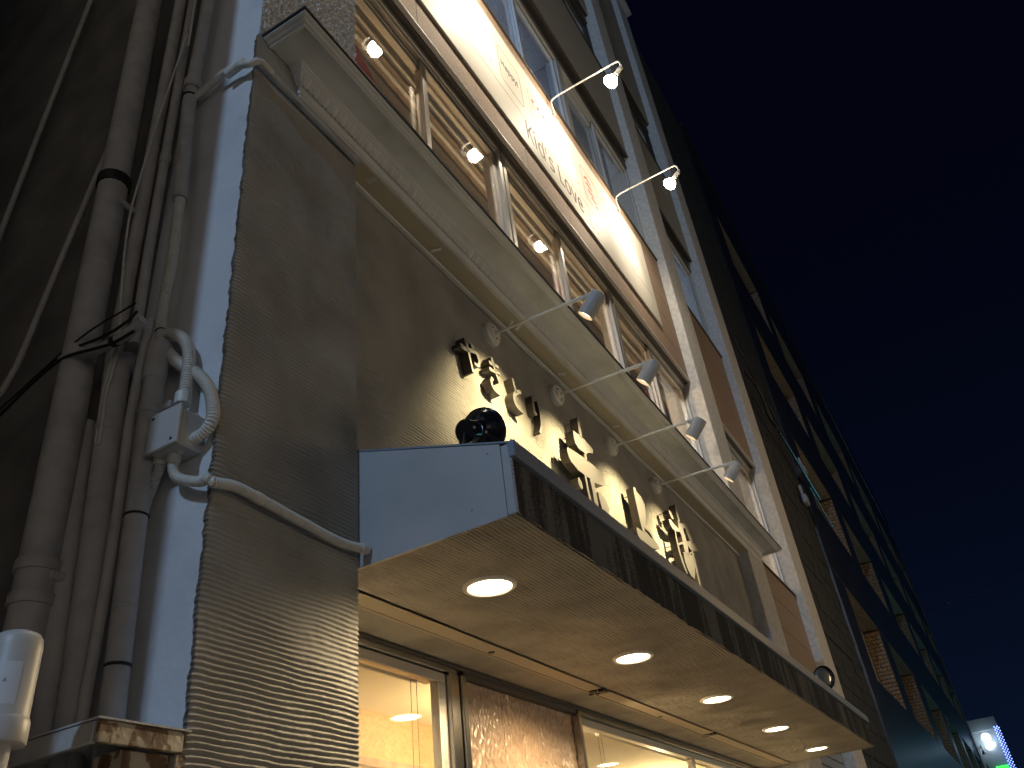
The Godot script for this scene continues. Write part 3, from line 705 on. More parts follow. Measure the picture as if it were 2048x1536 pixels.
func canopy() -> void:
	var c := thing("entrance_canopy", "projecting shop canopy with pale side panel and stained dark fascia", "canopy", Vector3(4.78, 2.585, 0.2))
	var x0 := 1.888; var x1 := 7.672
	var m := MB.new()
	# pale side panel
	var side := [Vector2(-0.1, 2.586), Vector2(0.516, 2.586), Vector2(0.516, 2.818), Vector2(-0.1, 3.018)]
	var pp := PackedVector2Array()
	for q in side: pp.append(q)
	m.prism(pp, -0.006, 0.006)
	for i in m.v.size():
		m.v[i] = Vector3(x0 + 0.006 - m.v[i].z, m.v[i].y, m.v[i].x)
		m.n[i] = Vector3(-m.n[i].z, m.n[i].y, m.n[i].x)
	put("side_panel", m, M.panel_white, c)
	put("corner_trim", boxes([[x0 - 0.001, x0 + 0.011, 2.588, 2.81, 0.5175, 0.549]]), M.panel_white, c)
	put("screw", boxes([[x0 - 0.003, x0 + 0.001, 2.640, 2.646, 0.40, 0.406], [x0 - 0.003, x0 + 0.001, 2.80, 2.806, 0.47, 0.476]]), M.alu, c)
	m = MB.new()
	for q in [[-0.104, 3.024, 0.552, 2.812]]:
		var dz: float = q[2] - q[0]
		var dy: float = q[3] - q[1]
		m.cbox(Vector3((x0 + x1) * 0.5, (q[1] + q[3]) * 0.5, (q[0] + q[2]) * 0.5), Vector3(x1 - x0 + 0.004, 0.006, Vector2(dz, dy).length()), 0.0, Basis(Vector3.RIGHT, -atan2(dy, dz)))
	put("top_sheet", m, M.coping_metal, c)
	put("coping", boxes([[x0 - 0.004, x1 + 0.004, 2.762, 2.817, 0.543, 0.566]], 0.003), M.coping_metal, c)
	# fascia
	var wob := noise(131, 6.0, 2); var dots := noise(132, 2.0, 2)
	m = MB.new()
	m.relief(Vector3(x0 - 0.002, 2.583, 0.545), Vector3.RIGHT, Vector3.UP, x1 - x0 + 0.004, 0.179, 900, 66, func(s: float, t: float) -> float:
		var r := 0.5 + 0.5 * sin(TAU * (t + 0.002 * wob.get_noise_2d(s, t)) / 0.0135)
		var d := 0.55 + 0.45 * sin(TAU * (s + 0.004 * wob.get_noise_2d(s * 0.4, t * 5.0)) / 0.021)
		return 0.0045 * r * d + 0.002 * wob.get_noise_2d(s * 3.0, t * 3.0))
	for p in m.v:
		m.uv.append(Vector2((p.x - x0) / 2.9, 1.0 - (p.y - 2.583) / 0.179))
	put("fascia", m, M.fascia_stain, c)
	put("fascia_backing", boxes([[x0 + 0.012, x1, 2.60, 2.762, 0.51, 0.5415]], 0.0), M.soffit_paint, c)
	# combed soffit
	var wob3 := noise(133, 1.6, 3); var patch := noise(134, 1.8, 3); var fine := noise(135, 26.0, 2); var drip := noise(136, 18.0, 3)
	m = MB.new()
	m.relief(Vector3(x0, 2.588, -0.118), Vector3.RIGHT, Vector3.BACK, x1 - x0, 0.667, 190, 290, func(s: float, t: float) -> float:
		var r := 0.5 + 0.5 * sin(TAU * (t + 0.016 * wob3.get_noise_2d(s * 0.5, t)) / 0.0142)
		var k := clampf(0.15 + 0.95 * smoothstep(0.12, 0.5, t + 0.28 * patch.get_noise_2d(s * 0.8, t)) , 0.08, 1.0)
		return 0.0045 * r * k + 0.0018 * fine.get_noise_2d(s * 0.5, t) + 0.0016 * patch.get_noise_2d(s * 4.0, t * 4.0))
	for i in m.v.size():
		if i >= 290 * 191: m.v[i] += Vector3(0, 0.004 * drip.get_noise_2d(m.v[i].x, 1.0), 0.003 + 0.006 * drip.get_noise_2d(m.v[i].x * 2.0, 5.0))
	put("combed_soffit", m, M.soffit_plaster, c)
	put("soffit_board", boxes([[x0 + 0.012, x1, 2.592, 2.60, -0.1175, 0.50]], 0.0), M.soffit_paint, c)
	# shadow gap and shutter rail
	put("gap_lining", boxes([[x0, x1, 2.70, 2.706, -0.37, -0.10], [x0, x1, 2.60, 2.70, -0.1175, -0.112]], 0.0), M.soffit_paint, c)
	var rail := put("shutter_rail", boxes([[x0, 3.905, 2.586, 2.589, -0.205, -0.134], [4.02, 5.64, 2.586, 2.589, -0.205, -0.134], [5.74, x1, 2.586, 2.589, -0.205, -0.134], [x0, x1, 2.5815, 2.60, -0.216, -0.2055]], 0.003), M.soffit_paint, c)
	for lx in [3.96, 5.69]:
		put("broken_latch", boxes([[lx - 0.05, lx + 0.045, 2.598, 2.604, -0.205, -0.15], [lx - 0.045, lx - 0.02, 2.578, 2.60, -0.20, -0.17], [lx + 0.0, lx + 0.03, 2.582, 2.60, -0.175, -0.14], [lx - 0.012, lx + 0.004, 2.575, 2.60, -0.22, -0.2]], 0.002), M.alu_dark, rail)
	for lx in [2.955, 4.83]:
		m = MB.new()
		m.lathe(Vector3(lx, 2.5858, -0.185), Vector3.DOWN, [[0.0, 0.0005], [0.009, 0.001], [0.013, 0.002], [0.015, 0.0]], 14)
		put("dark_hole_disc", m, M.black_cable, rail)  # near-black disc painted for the shade inside a bolt hole
	put("inner_soffit", boxes([[x0, x1, 2.586, 2.695, -0.37, -0.217]], 0.0), M.soffit_plaster, c)
	# downlights
	var d := thing("downlight", "round recessed downlight in canopy soffit, nearest the corner", "light fitting", Vector3(2.31, 2.584, 0.2), "downlights in the canopy soffit")
	m = MB.new()
	m.lathe(Vector3.ZERO, Vector3.DOWN, [[0.072, -0.004], [0.073, 0.004], [0.077, 0.0075], [0.088, 0.006], [0.092, 0.0], [0.092, -0.004]], 40)
	put("rim", m, M.lamp_white, d, true)
	m = MB.new()
	m.lathe(Vector3.ZERO, Vector3.DOWN, [[0.0, 0.004], [0.0725, 0.003], [0.0725, -0.004], [0.0, -0.004]], 40)
	put("diffuser", m, M.downlight_glow, d, true)
	spot(d, Vector3(0, -0.002, 0), Vector3(0, -1, 0), Color(1.0, 0.89, 0.70), 1.8, 82.0, 0.01, 0.5)
	var words := ["round recessed downlight, second from the corner pilaster", "round recessed downlight, middle of the five in the soffit", "round recessed downlight, fourth from the corner pilaster", "round recessed downlight at the far end of the canopy"]
	for k in 4:
		copy_of(d, Vector3([3.527, 4.7, 5.95, 7.145][k], 2.584, 0.2), words[k])
	# floodlamps on top
	flood(Vector3(2.055, 3.0, 0.36), Vector3(0.89, 0.36, 0.05), "black floodlamp seen from behind, on canopy above the pale side panel")
	flood(Vector3(6.45, 2.925, 0.50), Vector3(-0.6, -0.15, 0.55), "black floodlamp with its lens showing, at the far end of the canopy")

func flood(at: Vector3, dir: Vector3, label: String) -> void:
	var f := thing("floodlamp", label, "floodlamp", at - Vector3(0, 0.1, 0), "floodlamps on the canopy")
	var m := MB.new()
	m.lathe(at, dir, [[0.0, -0.092], [0.033, -0.092], [0.039, -0.087], [0.040, -0.03], [0.042, -0.02], [0.053, -0.012], [0.067, 0.004], [0.076, 0.02], [0.082, 0.024], [0.083, 0.034], [0.080, 0.036], [0.074, 0.026], [0.067, 0.016], [0.0, 0.01]], 40, false)
	put("housing", m, M.black_gloss, f)
	m = MB.new()
	m.lathe(at, dir, [[0.0, 0.026], [0.046, 0.024], [0.071, 0.018]], 32)
	put("lens", m, M.steel, f)
	var d := dir.normalized()
	var s := d.cross(Vector3.UP).normalized()
	m = MB.new()
	var low := at.y - (2.997 - 0.323 * at.z) - 0.002
	for g in [-1.0, 1.0]:
		m.tube([at - d * 0.05 + s * g * 0.044, at - d * 0.05 + s * g * 0.046 - Vector3(0, 0.05, 0), at - d * 0.04 + s * g * 0.022 - Vector3(0, low - 0.012, 0)], 0.006, 8)
	m.cbox(at - d * 0.04 - Vector3(0, low - 0.006, 0), Vector3(0.09, 0.012, 0.06), 0.003)
	put("bracket", m, M.black_gloss, f)
	m = MB.new()
	m.tube(smooth_path([at - d * 0.08, at - d * 0.1 - Vector3(0, 0.03, 0), at - d * 0.08 - Vector3(0, low - 0.01, 0), at - d * 0.0 - Vector3(0, low - 0.01, 0) + s * 0.1], 0.01), 0.004, 8)
	put("cable", m, M.black_cable, f)

func shopfront() -> void:
	var s := thing("shopfront", "steel framed shopfront glazing under the canopy", "shopfront", Vector3(4.78, 0, -0.4))
	put("head_frame", boxes([[1.888, 7.672, 2.568, 2.5855, -0.46, -0.371]], 0.003), M.alu_dark, s)
	put("head_rail", boxes([[1.888, 2.992, 2.5445, 2.5675, -0.45, -0.378], [4.143, 7.672, 2.5445, 2.5675, -0.45, -0.378]], 0.002), M.steel, s)
	var w := put("window", boxes([[1.888, 2.922, 2.502, 2.542, -0.435, -0.392], [2.868, 2.922, 0.1, 2.502, -0.435, -0.392], [1.888, 1.93, 0.1, 2.502, -0.435, -0.392], [1.93, 2.868, 0.1, 0.2, -0.435, -0.392]], 0.003), M.alu, s)
	put("pane", boxes([[1.931, 2.867, 0.2, 2.501, -0.418, -0.412]], 0.0), M.glass, w)
	w = put("window", boxes([[4.15, 7.672, 2.502, 2.542, -0.435, -0.392], [4.15, 4.165, 0.1, 2.502, -0.435, -0.392], [5.9, 5.95, 0.1, 2.502, -0.435, -0.392], [7.63, 7.672, 0.1, 2.502, -0.435, -0.392], [4.165, 5.9, 0.1, 0.2, -0.435, -0.392], [5.95, 7.63, 0.1, 0.2, -0.435, -0.392]], 0.003), M.alu, s)
	put("pane", boxes([[4.166, 5.899, 0.2, 2.501, -0.418, -0.412]], 0.0), M.glass, w)
	put("pane", boxes([[5.951, 7.629, 0.2, 2.501, -0.418, -0.412]], 0.0), M.glass, w)
	put("post", boxes([[2.926, 2.992, 0.0, 2.5445, -0.46, -0.372]], 0.004), M.steel, s)
	put("post", boxes([[3.0, 3.035, 0.0, 2.5445, -0.455, -0.362]], 0.004), M.steel, s)
	put("post", boxes([[4.112, 4.142, 0.0, 2.5445, -0.455, -0.366]], 0.004), M.steel, s)
	# hewn wood planks between the windows
	var p := thing("wood_panel", "panel of glossy hewn brown planks between the shop windows", "wall panel", Vector3(3.57, 0, -0.41))
	var cell := noise(201, 20.0, 1, FastNoiseLite.TYPE_CELLULAR)
	cell.cellular_return_type = FastNoiseLite.RETURN_DISTANCE
	var warp := noise(202, 9.0, 2)
	for k in 6:
		var a := 3.04 + k * 0.1783
		var m := MB.new()
		m.relief(Vector3(a + 0.0015, 1.5, -0.412), Vector3.RIGHT, Vector3.UP, 0.1753, 1.043, 48, 230, func(u: float, t: float) -> float:
			var q := 0.012 * warp.get_noise_2d(u + a * 3.0, t)
			var h := 0.0075 * (1.0 + cell.get_noise_2d((u + a * 7.0 + q) * 3.0, (t + q) * 1.5))
			return h * smoothstep(0.0, 0.004, minf(u, 0.1753 - u)))
		put("plank", m, M.hewn_wood, p)
	put("backing", boxes([[3.036, 4.111, 0.0, 2.5678, -0.455, -0.4135]], 0.0), M.mortar, p)
	put("head_trim", boxes([[3.037, 4.11, 2.5445, 2.5676, -0.4134, -0.376]], 0.002), M.alu_dark, p)
	put("lower_boards", boxes([[3.038, 4.109, 0.0, 1.498, -0.4134, -0.40]], 0.002), M.hewn_wood, p)
	# shop room
	var r := thing("shop_room", "warm lit shop interior seen through the glass", "interior", Vector3(4.78, 0, -2.0))
	put("ceiling", boxes([[1.52, 7.9, 2.712, 2.76, -4.0, -0.372]], 0.0), M.room_ceiling, r)
	put("ceiling_bulkhead", boxes([[1.52, 7.9, 2.5865, 2.712, -0.50, -0.462]], 0.0), M.room_ceiling, r)
	put("floor", boxes([[1.52, 10.6, 0.0, 0.05, -4.0, -0.46]], 0.0), M.hewn_wood, r)
	put("side_wall", boxes([[1.52, 1.6, 0.05, 2.712, -4.0, -0.465]], 0.0), M.room_ceiling, r)
	put("side_wall", boxes([[7.8, 7.9, 0.05, 2.712, -4.0, -0.465]], 0.0), M.room_ceiling, r)
	put("back_wall", boxes([[1.6, 7.8, 0.05, 2.712, -4.1, -4.0]], 0.0), M.room_ceiling, r)
	var mm := MB.new()
	mm.relief(Vector3(1.6, 2.47, -1.40), Vector3.RIGHT, Vector3.UP, 3.9, 0.242, 640, 60, func(u: float, t: float) -> float:
		var q := 0.012 * warp.get_noise_2d(u, t)
		return 0.012 * (1.0 + cell.get_noise_2d((u + q) * 1.6, (t + q) * 1.6)))
	put("textured_wall", mm, M.wall_paper, r)
	put("partition", boxes([[1.6, 5.5, 0.05, 2.711, -1.5, -1.403]], 0.0), M.wall_paper, r)
	put("shelf", boxes([[1.6, 5.5, 2.43, 2.469, -1.402, -1.36]], 0.002), M.hewn_wood, r)
	for q in [[2.0, 2.86, 2.815], [4.62, 7.5, 4.60]]:
		var bl := thing("roller_blind", "rolled up cream blind inside the " + ("near" if q[0] < 3.0 else "far") + " shop window with bead chain", "blind", Vector3(q[0], 2.5, -0.56), "rolled up blinds in the shop windows")
		mm = MB.new()
		mm.cyl(Vector3(q[0], 2.532, -0.5), Vector3(q[1], 2.532, -0.5), 0.014, 0.014, 16)
		put("roll", mm, M.trim_white, bl)
		put("bracket", boxes([[q[0] - 0.2, q[1] + 0.16, 2.551, 2.572, -0.56, -0.475]], 0.002), M.trim_white, bl)
		for e in [0.0, 0.028]:
			mm = MB.new()
			mm.tube([Vector3(q[2] + e, 2.53, -0.49 + e * 0.3), Vector3(q[2] + e, 1.3, -0.49 + e * 0.3)], 0.0012, 6)
			for j in 80:
				mm.lathe(Vector3(q[2] + e, 2.525 - j * 0.0155, -0.49 + e * 0.3), Vector3.UP, [[0.0, -0.0028], [0.0028, 0.0], [0.0, 0.0028]], 6)
			put("bead_chain", mm, M.alu_dark, bl)
	for q in [[4.0, 2.35, -0.75], [7.5, 2.3, -1.2]]:
		var pl := thing("pendant_lamp", "warm pendant lamp inside the shop behind the " + ("near" if q[0] < 5.0 else "far") + " window", "lamp", Vector3(q[0], q[1], q[2]), "pendant lamps in the shop")
		var at := Vector3(q[0], q[1], q[2])
		mm = MB.new()
		mm.lathe(at, Vector3.UP, [[0.0, -0.07], [0.06, -0.04], [0.07, 0.0], [0.06, 0.04], [0.0, 0.07]], 20, true)
		put("globe", mm, M.shop_glow, pl)
		mm = MB.new()
		mm.cyl(at + Vector3(0, 0.06, 0), Vector3(at.x, 2.7115, at.z), 0.004, 0.004, 6)
		put("cord", mm, M.black_cable, pl)
		omni(pl, Vector3.ZERO, Color(1.0, 0.88, 0.66), 0.85, 0.04)

func ribbon(pts: Array, wd: float) -> PackedVector2Array:
	# brush stroke: thicker at the start, tapering
	var l: Array = []
	var r: Array = []
	for i in pts.size():
		var t: Vector2 = (pts[mini(i + 1, pts.size() - 1)] - pts[maxi(i - 1, 0)]).normalized()
		var k := float(i) / (pts.size() - 1)
		var h := wd * 0.5 * (1.0 - 0.45 * k) * (0.8 if i == 0 else 1.0)
		l.append(pts[i] + Vector2(-t.y, t.x) * h)
		r.push_front(pts[i] - Vector2(-t.y, t.x) * h)
	return PackedVector2Array(l + r)

func smooth2(p: Array) -> Array:
	var o: Array = []
	for i in p.size() - 1:
		for j in 5:
			o.append(p[i].cubic_interpolate(p[i + 1], p[maxi(i - 1, 0)], p[mini(i + 2, p.size() - 1)], j / 5.0))
	o.append(p[p.size() - 1])
	return o

func letter(label: String, polys: Array, z0: float, z1: float, pins: bool) -> void:
	var lo := Vector2(99, 99)
	for q in polys:
		for e in q: lo = Vector2(minf(lo.x, e.x), minf(lo.y, e.y))
	var t := thing("sign_letter", label, "sign letter", Vector3(lo.x, lo.y, -0.1), "metal sign letters on the wall")
	for q in polys:
		var poly := PackedVector2Array(q)
		var m := MB.new()
		m.prism(poly, z0, z1 - 0.0012)
		var st := put("stroke", m, M.letter_side, t)
		m = MB.new()
		m.prism(poly, z1 - 0.0012, z1)
		put("face", m, M.letter_face, st)
		if pins:
			m = MB.new()
			var c := Vector2.ZERO
			for e in q: c += e / q.size()
			for f in [0.75, -0.75]:
				var far: Vector2 = q[0] if f > 0 else q[q.size() / 2]
				var a := c + (far - c) * 0.7
				m.cyl(Vector3(a.x, a.y, -0.105), Vector3(a.x, a.y, z0), 0.0022, 0.0022, 6)
			put("pin", m, M.letter_side, st)

func traced(a: Array) -> Array:
	var o: Array = []
	for s in a:
		var q: Array = []
		for p in s: q.append(Vector2(p[0], p[1]))
		o.append(q)
	return o

func strokes(x0: float, x1: float, y0: float, y1: float, ss: Array, wd: float) -> Array:
	var o: Array = []
	for s in ss:
		var q: Array = []
		for p in s: q.append(Vector2(lerpf(x0, x1, p[0]), lerpf(y0, y1, p[1])))
		o.append(Array(ribbon(smooth2(q) if q.size() > 2 else [q[0], q[0].lerp(q[1], 0.5), q[1]], wd)))
	return o

func signs() -> void:
	# the small kana, then the three large characters
	letter("small bronze kana ya, first letter of the wall sign", strokes(2.70, 2.87, 3.83, 4.007, [[[0.0, 0.6], [0.3, 0.62], [0.6, 0.74], [0.85, 0.78], [0.98, 0.6], [0.9, 0.4], [0.7, 0.38]], [[0.62, 1.0], [0.68, 0.88], [0.66, 0.78]], [[0.3, 1.0], [0.42, 0.6], [0.58, 0.0]]], 0.028), -0.1, -0.05, false)
	letter("small bronze kana ki, second letter of the wall sign", strokes(2.96, 3.07, 3.83, 4.033, [[[0.05, 0.78], [0.5, 0.82], [0.95, 0.9]], [[0.0, 0.57], [0.5, 0.62], [1.0, 0.70]], [[0.35, 1.0], [0.55, 0.7], [0.85, 0.38]], [[0.25, 0.36], [0.08, 0.2], [0.25, 0.04], [0.8, 0.02]]], 0.024), -0.1, -0.05, false)
	letter("small bronze kana to, third letter of the wall sign", strokes(3.188, 3.29, 3.842, 4.02, [[[0.2, 1.0], [0.28, 0.8], [0.42, 0.55]], [[0.95, 0.75], [0.5, 0.58], [0.12, 0.36], [0.1, 0.15], [0.4, 0.03], [0.95, 0.02]]], 0.026), -0.1, -0.05, false)
	letter("small bronze kana ri, fourth letter of the wall sign", strokes(3.437, 3.53, 3.815, 4.034, [[[0.12, 1.0], [0.05, 0.75], [0.12, 0.5], [0.3, 0.55]], [[0.7, 0.98], [0.85, 0.7], [0.75, 0.3], [0.4, 0.0]]], 0.026), -0.1, -0.06, false)
	letter("large metal character with two broad horizontal strokes, left of the three", traced(AKA), -0.058, -0.008, true)
	letter("large metal character with one tall stroke, middle of the three", traced(SECOND), -0.058, -0.008, true)
	letter("large metal character of many fine strokes, rightmost of the three", traced(THIRD), -0.058, -0.008, true)
	# wall spotlights
	var s := thing("wall_spotlight", "grey cylinder spotlight on long arm above the small kana letters", "spotlight", Vector3(3.10, 4.255, -0.1), "spotlights on arms under the cornice")
	var m := MB.new()
	m.lathe(Vector3.ZERO, Vector3.BACK, [[0.066, -0.004], [0.066, 0.022], [0.060, 0.03], [0.050, 0.032], [0.048, 0.040], [0.0, 0.041]], 36)
	put("base_plate", m, M.lamp_white, s, true)
	m = MB.new()
	for a in [0.5, 2.6, 4.7]:
		m.cyl(Vector3(cos(a), sin(a), 0) * 0.036 + Vector3(0, 0, 0.04), Vector3(cos(a), sin(a), 0) * 0.036 + Vector3(0, 0, 0.044), 0.005, 0.005, 8)
	put("screw", m, M.alu_dark, s, true)
	m = MB.new()
	m.tube([Vector3(0, -0.002, 0.038), Vector3(0, -0.006, 0.2), Vector3(0, -0.014, 0.44)], 0.0075, 12)
	m.tube([Vector3(0, -0.014, 0.43), Vector3(0, -0.02, 0.555)], 0.0105, 12)
	m.lathe(Vector3(0, -0.002, 0.038), Vector3.BACK, [[0.0, 0.0], [0.015, 0.0], [0.012, 0.02], [0.0, 0.02]], 14)
	put("arm", m, M.lamp_white, s, true)
	var ax := Vector3(0, -0.090, -0.086).normalized()
	var back := Vector3(0, -0.036, 0.637)
	m = MB.new()
	m.cbox(Vector3(0, -0.026, 0.575), Vector3(0.022, 0.03, 0.05), 0.006)
	put("bracket", m, M.lamp_grey, s, true)
	m = MB.new()
	m.lathe(back, ax, [[0.0, 0.0], [0.032, 0.0], [0.040, 0.006], [0.042, 0.014], [0.042, 0.085], [0.0408, 0.0855], [0.0408, 0.088], [0.042, 0.0885], [0.042, 0.138], [0.0395, 0.138], [0.036, 0.118], [0.0, 0.118]], 36)
	put("housing", m, M.lamp_grey, s, true)
	m = MB.new()
	m.lathe(back, ax, [[0.0, 0.124], [0.035, 0.122], [0.0355, 0.119], [0.0, 0.119]], 28)
	put("lens", m, M.spot_glow, s, true)
	spot(s, back + ax * 0.142, back + ax * 1.0, Color(1.0, 0.90, 0.68), 3.2, 46.0, 0.012, 1.0)
	var words := ["grey cylinder spotlight on long arm, second from the corner", "grey cylinder spotlight on long arm, third from the corner", "grey cylinder spotlight on long arm, furthest from the corner"]
	for k in 3:
		copy_of(s, Vector3([3.85, 4.645, 5.455][k], [4.258, 4.258, 4.282][k], -0.1), words[k])
	# long white signboard on the cladding, second floor spandrel
	var b := thing("signboard", "long white signboard with card outlines and thin lettering", "signboard", Vector3(4.5, 6.735, -0.09))
	put("panel", boxes([[1.95, 7.0, 6.735, 7.93, -0.0985, -0.078]], 0.003), M.sign_white, b)
	put("printed_line", boxes([[1.96, 6.9, 7.092, 7.096, -0.0779, -0.0772]], 0.0), M.print_grey, b)
	var f := SystemFont.new()
	f.font_names = PackedStringArray(["Droid Sans"])
	for t in [["Kid's Love", 4.10, 6.80, 0.0047, 0.80, "print_brown"], ["Happy!", 3.815, 7.43, 0.0017, 0.85, "print_grey"], ["e", 3.50, 7.40, 0.0024, 1.0, "print_grey"]]:
		var tm := TextMesh.new()
		tm.font = f; tm.text = t[0]
		tm.font_size = 64; tm.pixel_size = t[3]; tm.depth = 0.0012
		tm.horizontal_alignment = HORIZONTAL_ALIGNMENT_LEFT
		tm.vertical_alignment = VERTICAL_ALIGNMENT_BOTTOM
		var o := put_mesh("lettering", tm, M[t[5]], b)
		o.scale = Vector3(t[4], 1, 1)
		o.position = Vector3(t[1], t[2] - 0.0047 * 4 * (t[3] / 0.0047), -0.0774) - b.position
	for k in 7:
		var x0 := 2.755 + 0.514 * k
		if x0 > 6.2: continue
		m = MB.new()
		var pts: Array = []
		for q in [[0.33, 7.65, 0.0], [0.33, 7.29, -PI / 2], [0.05, 7.29, -PI], [0.05, 7.65, PI / 2]]:
			for j in 6:
				var a: float = q[2] + (PI / 2) * (1.0 - j / 5.0)
				pts.append(Vector3(x0 + q[0] + cos(a) * 0.045, q[1] + sin(a) * 0.045, -0.0777))
		for j in pts.size():
			var a: Vector3 = pts[j]; var c: Vector3 = pts[(j + 1) % pts.size()]
			if a.distance_to(c) > 1e-4: m.cbox((a + c) * 0.5, Vector3(a.distance_to(c) + 0.002, 0.005, 0.001), 0.0, Basis(Vector3.BACK, atan2(c.y - a.y, c.x - a.x)))
		put("card_outline", m, M.print_grey, b)
	# little drawings on the cards
	var strokes_on := func(called: String, lists: Array, wd: float, mm: Material) -> void:
		for l in lists:
			var mb := MB.new()
			for j in l.size() - 1:
				var a := Vector2(l[j][0], l[j][1]); var c := Vector2(l[j + 1][0], l[j + 1][1])
				mb.cbox(Vector3((a.x + c.x) * 0.5, (a.y + c.y) * 0.5, -0.0775), Vector3(a.distance_to(c) + wd * 0.6, wd, 0.0012), 0.0, Basis(Vector3.BACK, (c - a).angle()))
			put(called, mb, mm, b)
	var col3: Array = []; var top3: Array = []
	for j in 3:
		var x := 4.38 + j * 0.10
		col3.append([[x - 0.025, 7.38], [x - 0.025, 7.55], [x + 0.025, 7.55], [x + 0.025, 7.38]])
		top3.append([[x - 0.02, 7.58], [x + 0.02, 7.60]])
	strokes_on.call("card_drawing", col3, 0.007, M.print_grey)
	strokes_on.call("card_drawing", top3, 0.03, M.print_red)
	var sun: Array = []
	for j in 8:
		sun.append([[4.99 + cos(j * PI / 4) * 0.035, 7.50 + sin(j * PI / 4) * 0.035], [4.99 + cos(j * PI / 4) * 0.07, 7.50 + sin(j * PI / 4) * 0.07]])
	strokes_on.call("card_drawing", sun, 0.01, M.print_grey)
	strokes_on.call("card_drawing", [[[5.4, 7.56], [5.46, 7.60], [5.52, 7.56]], [[5.42, 7.50], [5.54, 7.50]], [[5.44, 7.42], [5.56, 7.42]], [[5.50, 7.36], [5.60, 7.36]], [[5.58, 7.31], [5.62, 7.31]]], 0.022, M.print_red)
	strokes_on.call("card_drawing", [[[5.90, 7.42], [5.92, 7.52], [5.98, 7.58], [6.06, 7.57], [6.10, 7.50], [6.06, 7.42], [6.0, 7.40]]], 0.007, M.print_grey)
	strokes_on.call("lettering_stroke", [[[5.29, 6.99], [5.285, 6.88], [5.31, 6.82], [5.35, 6.83]], [[5.40, 6.95], [5.405, 6.94]], [[5.44, 6.95], [5.445, 6.94]], [[5.43, 6.85], [5.45, 6.84]]], 0.012, M.print_brown)
	strokes_on.call("card_drawing", [[[2.88, 7.4], [2.92, 7.55], [2.98, 7.4], [3.04, 7.55]]], 0.008, M.print_grey)
	# lamps on arms above the signboard
	var a := thing("sign_lamp", "white bulb lamp on bent arm over the signboard, second from the corner", "sign lamp", Vector3(3.40, 7.94, -0.085), "bulb lamps over the signboard")
	m = MB.new()
	m.tube(smooth_path([Vector3(0, -0.02, 0.02), Vector3(0, 0.09, 0.02), Vector3(0, 0.145, 0.03), Vector3(0, 0.165, 0.08), Vector3(0, 0.172, 0.16), Vector3(0, 0.182, 0.5), Vector3(0, 0.186, 0.68), Vector3(0, 0.175, 0.722), Vector3(0, 0.13, 0.735), Vector3(0, 0.09, 0.735)], 0.02), 0.0085, 12)
	put("arm", m, M.lamp_white, a, true)
	put("clamp", boxes([[-0.012, 0.012, -0.05, 0.06, 0.008, 0.03], [-0.02, 0.02, -0.06, -0.045, -0.02, 0.035], [-0.006, 0.006, -0.09, -0.05, 0.02, 0.03]], 0.002), M.lamp_white, a, true)
	m = MB.new()
	var jo := Vector3(0, 0.085, 0.735)
	var dr := Vector3(0, -0.66, -0.75).normalized()
	m.cyl(jo + Vector3(-0.016, 0, 0), jo + Vector3(0.016, 0, 0), 0.013, 0.013, 14)
	m.lathe(jo, dr, [[0.0, 0.0], [0.016, 0.005], [0.021, 0.02], [0.022, 0.07], [0.024, 0.085], [0.0, 0.085]], 20)
	put("socket", m, M.lamp_white, a, true)
	m = MB.new()
	m.lathe(jo, dr, [[0.02, 0.086], [0.026, 0.10], [0.034, 0.115]], 28, true)
	put("reflector_bulb", m, M.lamp_white, a, true)
	m = MB.new()
	m.lathe(jo, dr, [[0.034, 0.115], [0.052, 0.138], [0.066, 0.165], [0.065, 0.182], [0.051, 0.20], [0.027, 0.210], [0.0, 0.213]], 28, true)
	put("bulb_face", m, M.bulb, a, true)
	spot(a, jo + dr * 0.24, jo + dr * 1.0, Color(1.0, 0.93, 0.82), 1.25, 86.0, 0.025, 0.45)
	spot(a, jo + dr * 0.25, jo + dr * 1.0, Color(1.0, 0.93, 0.82), 2.0, 36.0, 0.02, 1.0)
	copy_of(a, Vector3(1.98, 7.94, -0.085), "white bulb lamp on bent arm over the signboard, nearest the corner")
	copy_of(a, Vector3(4.842, 7.94, -0.085), "white bulb lamp on bent arm over the middle of the signboard")
	copy_of(a, Vector3(6.335, 7.94, -0.085), "white bulb lamp on bent arm over the far end of the signboard")

func pipe(called: String, label: String, cat: String, path: Array, r: float, m: Material, ribs := 0.0, step := 0.0, group := "pipes and conduits on the alley wall") -> Node3D:
	var p := v3(path)
	if step > 0.0: p = smooth_path(p, step)
	var lo: Vector3 = p[p.size() - 1]
	var t := thing(called, label, cat, lo, group)
	var mb := MB.new()
	mb.tube(p, r, 16 if r > 0.012 else 8, ribs, r * 0.17)
	put("run", mb, m, t)
	return t

func collar(t: Node3D, called: String, at: Vector3, ax: Vector3, r: float, h: float, m: Material) -> void:
	var mb := MB.new()
	mb.lathe(at - ax.normalized() * h * 0.5, ax, [[0.0, 0.0], [r - 0.001, 0.0], [r, 0.002], [r, h - 0.002], [r - 0.001, h], [0.0, h]], 24)
	put(called, mb, m, t)

func on_line(a: Array, y: float) -> Vector3:
	var p := v3(a)
	for i in p.size() - 1:
		if (p[i].y - y) * (p[i + 1].y - y) <= 0.0:
			return p[i].lerp(p[i + 1], (y - p[i].y) / (p[i + 1].y - p[i].y))
	return p[0]

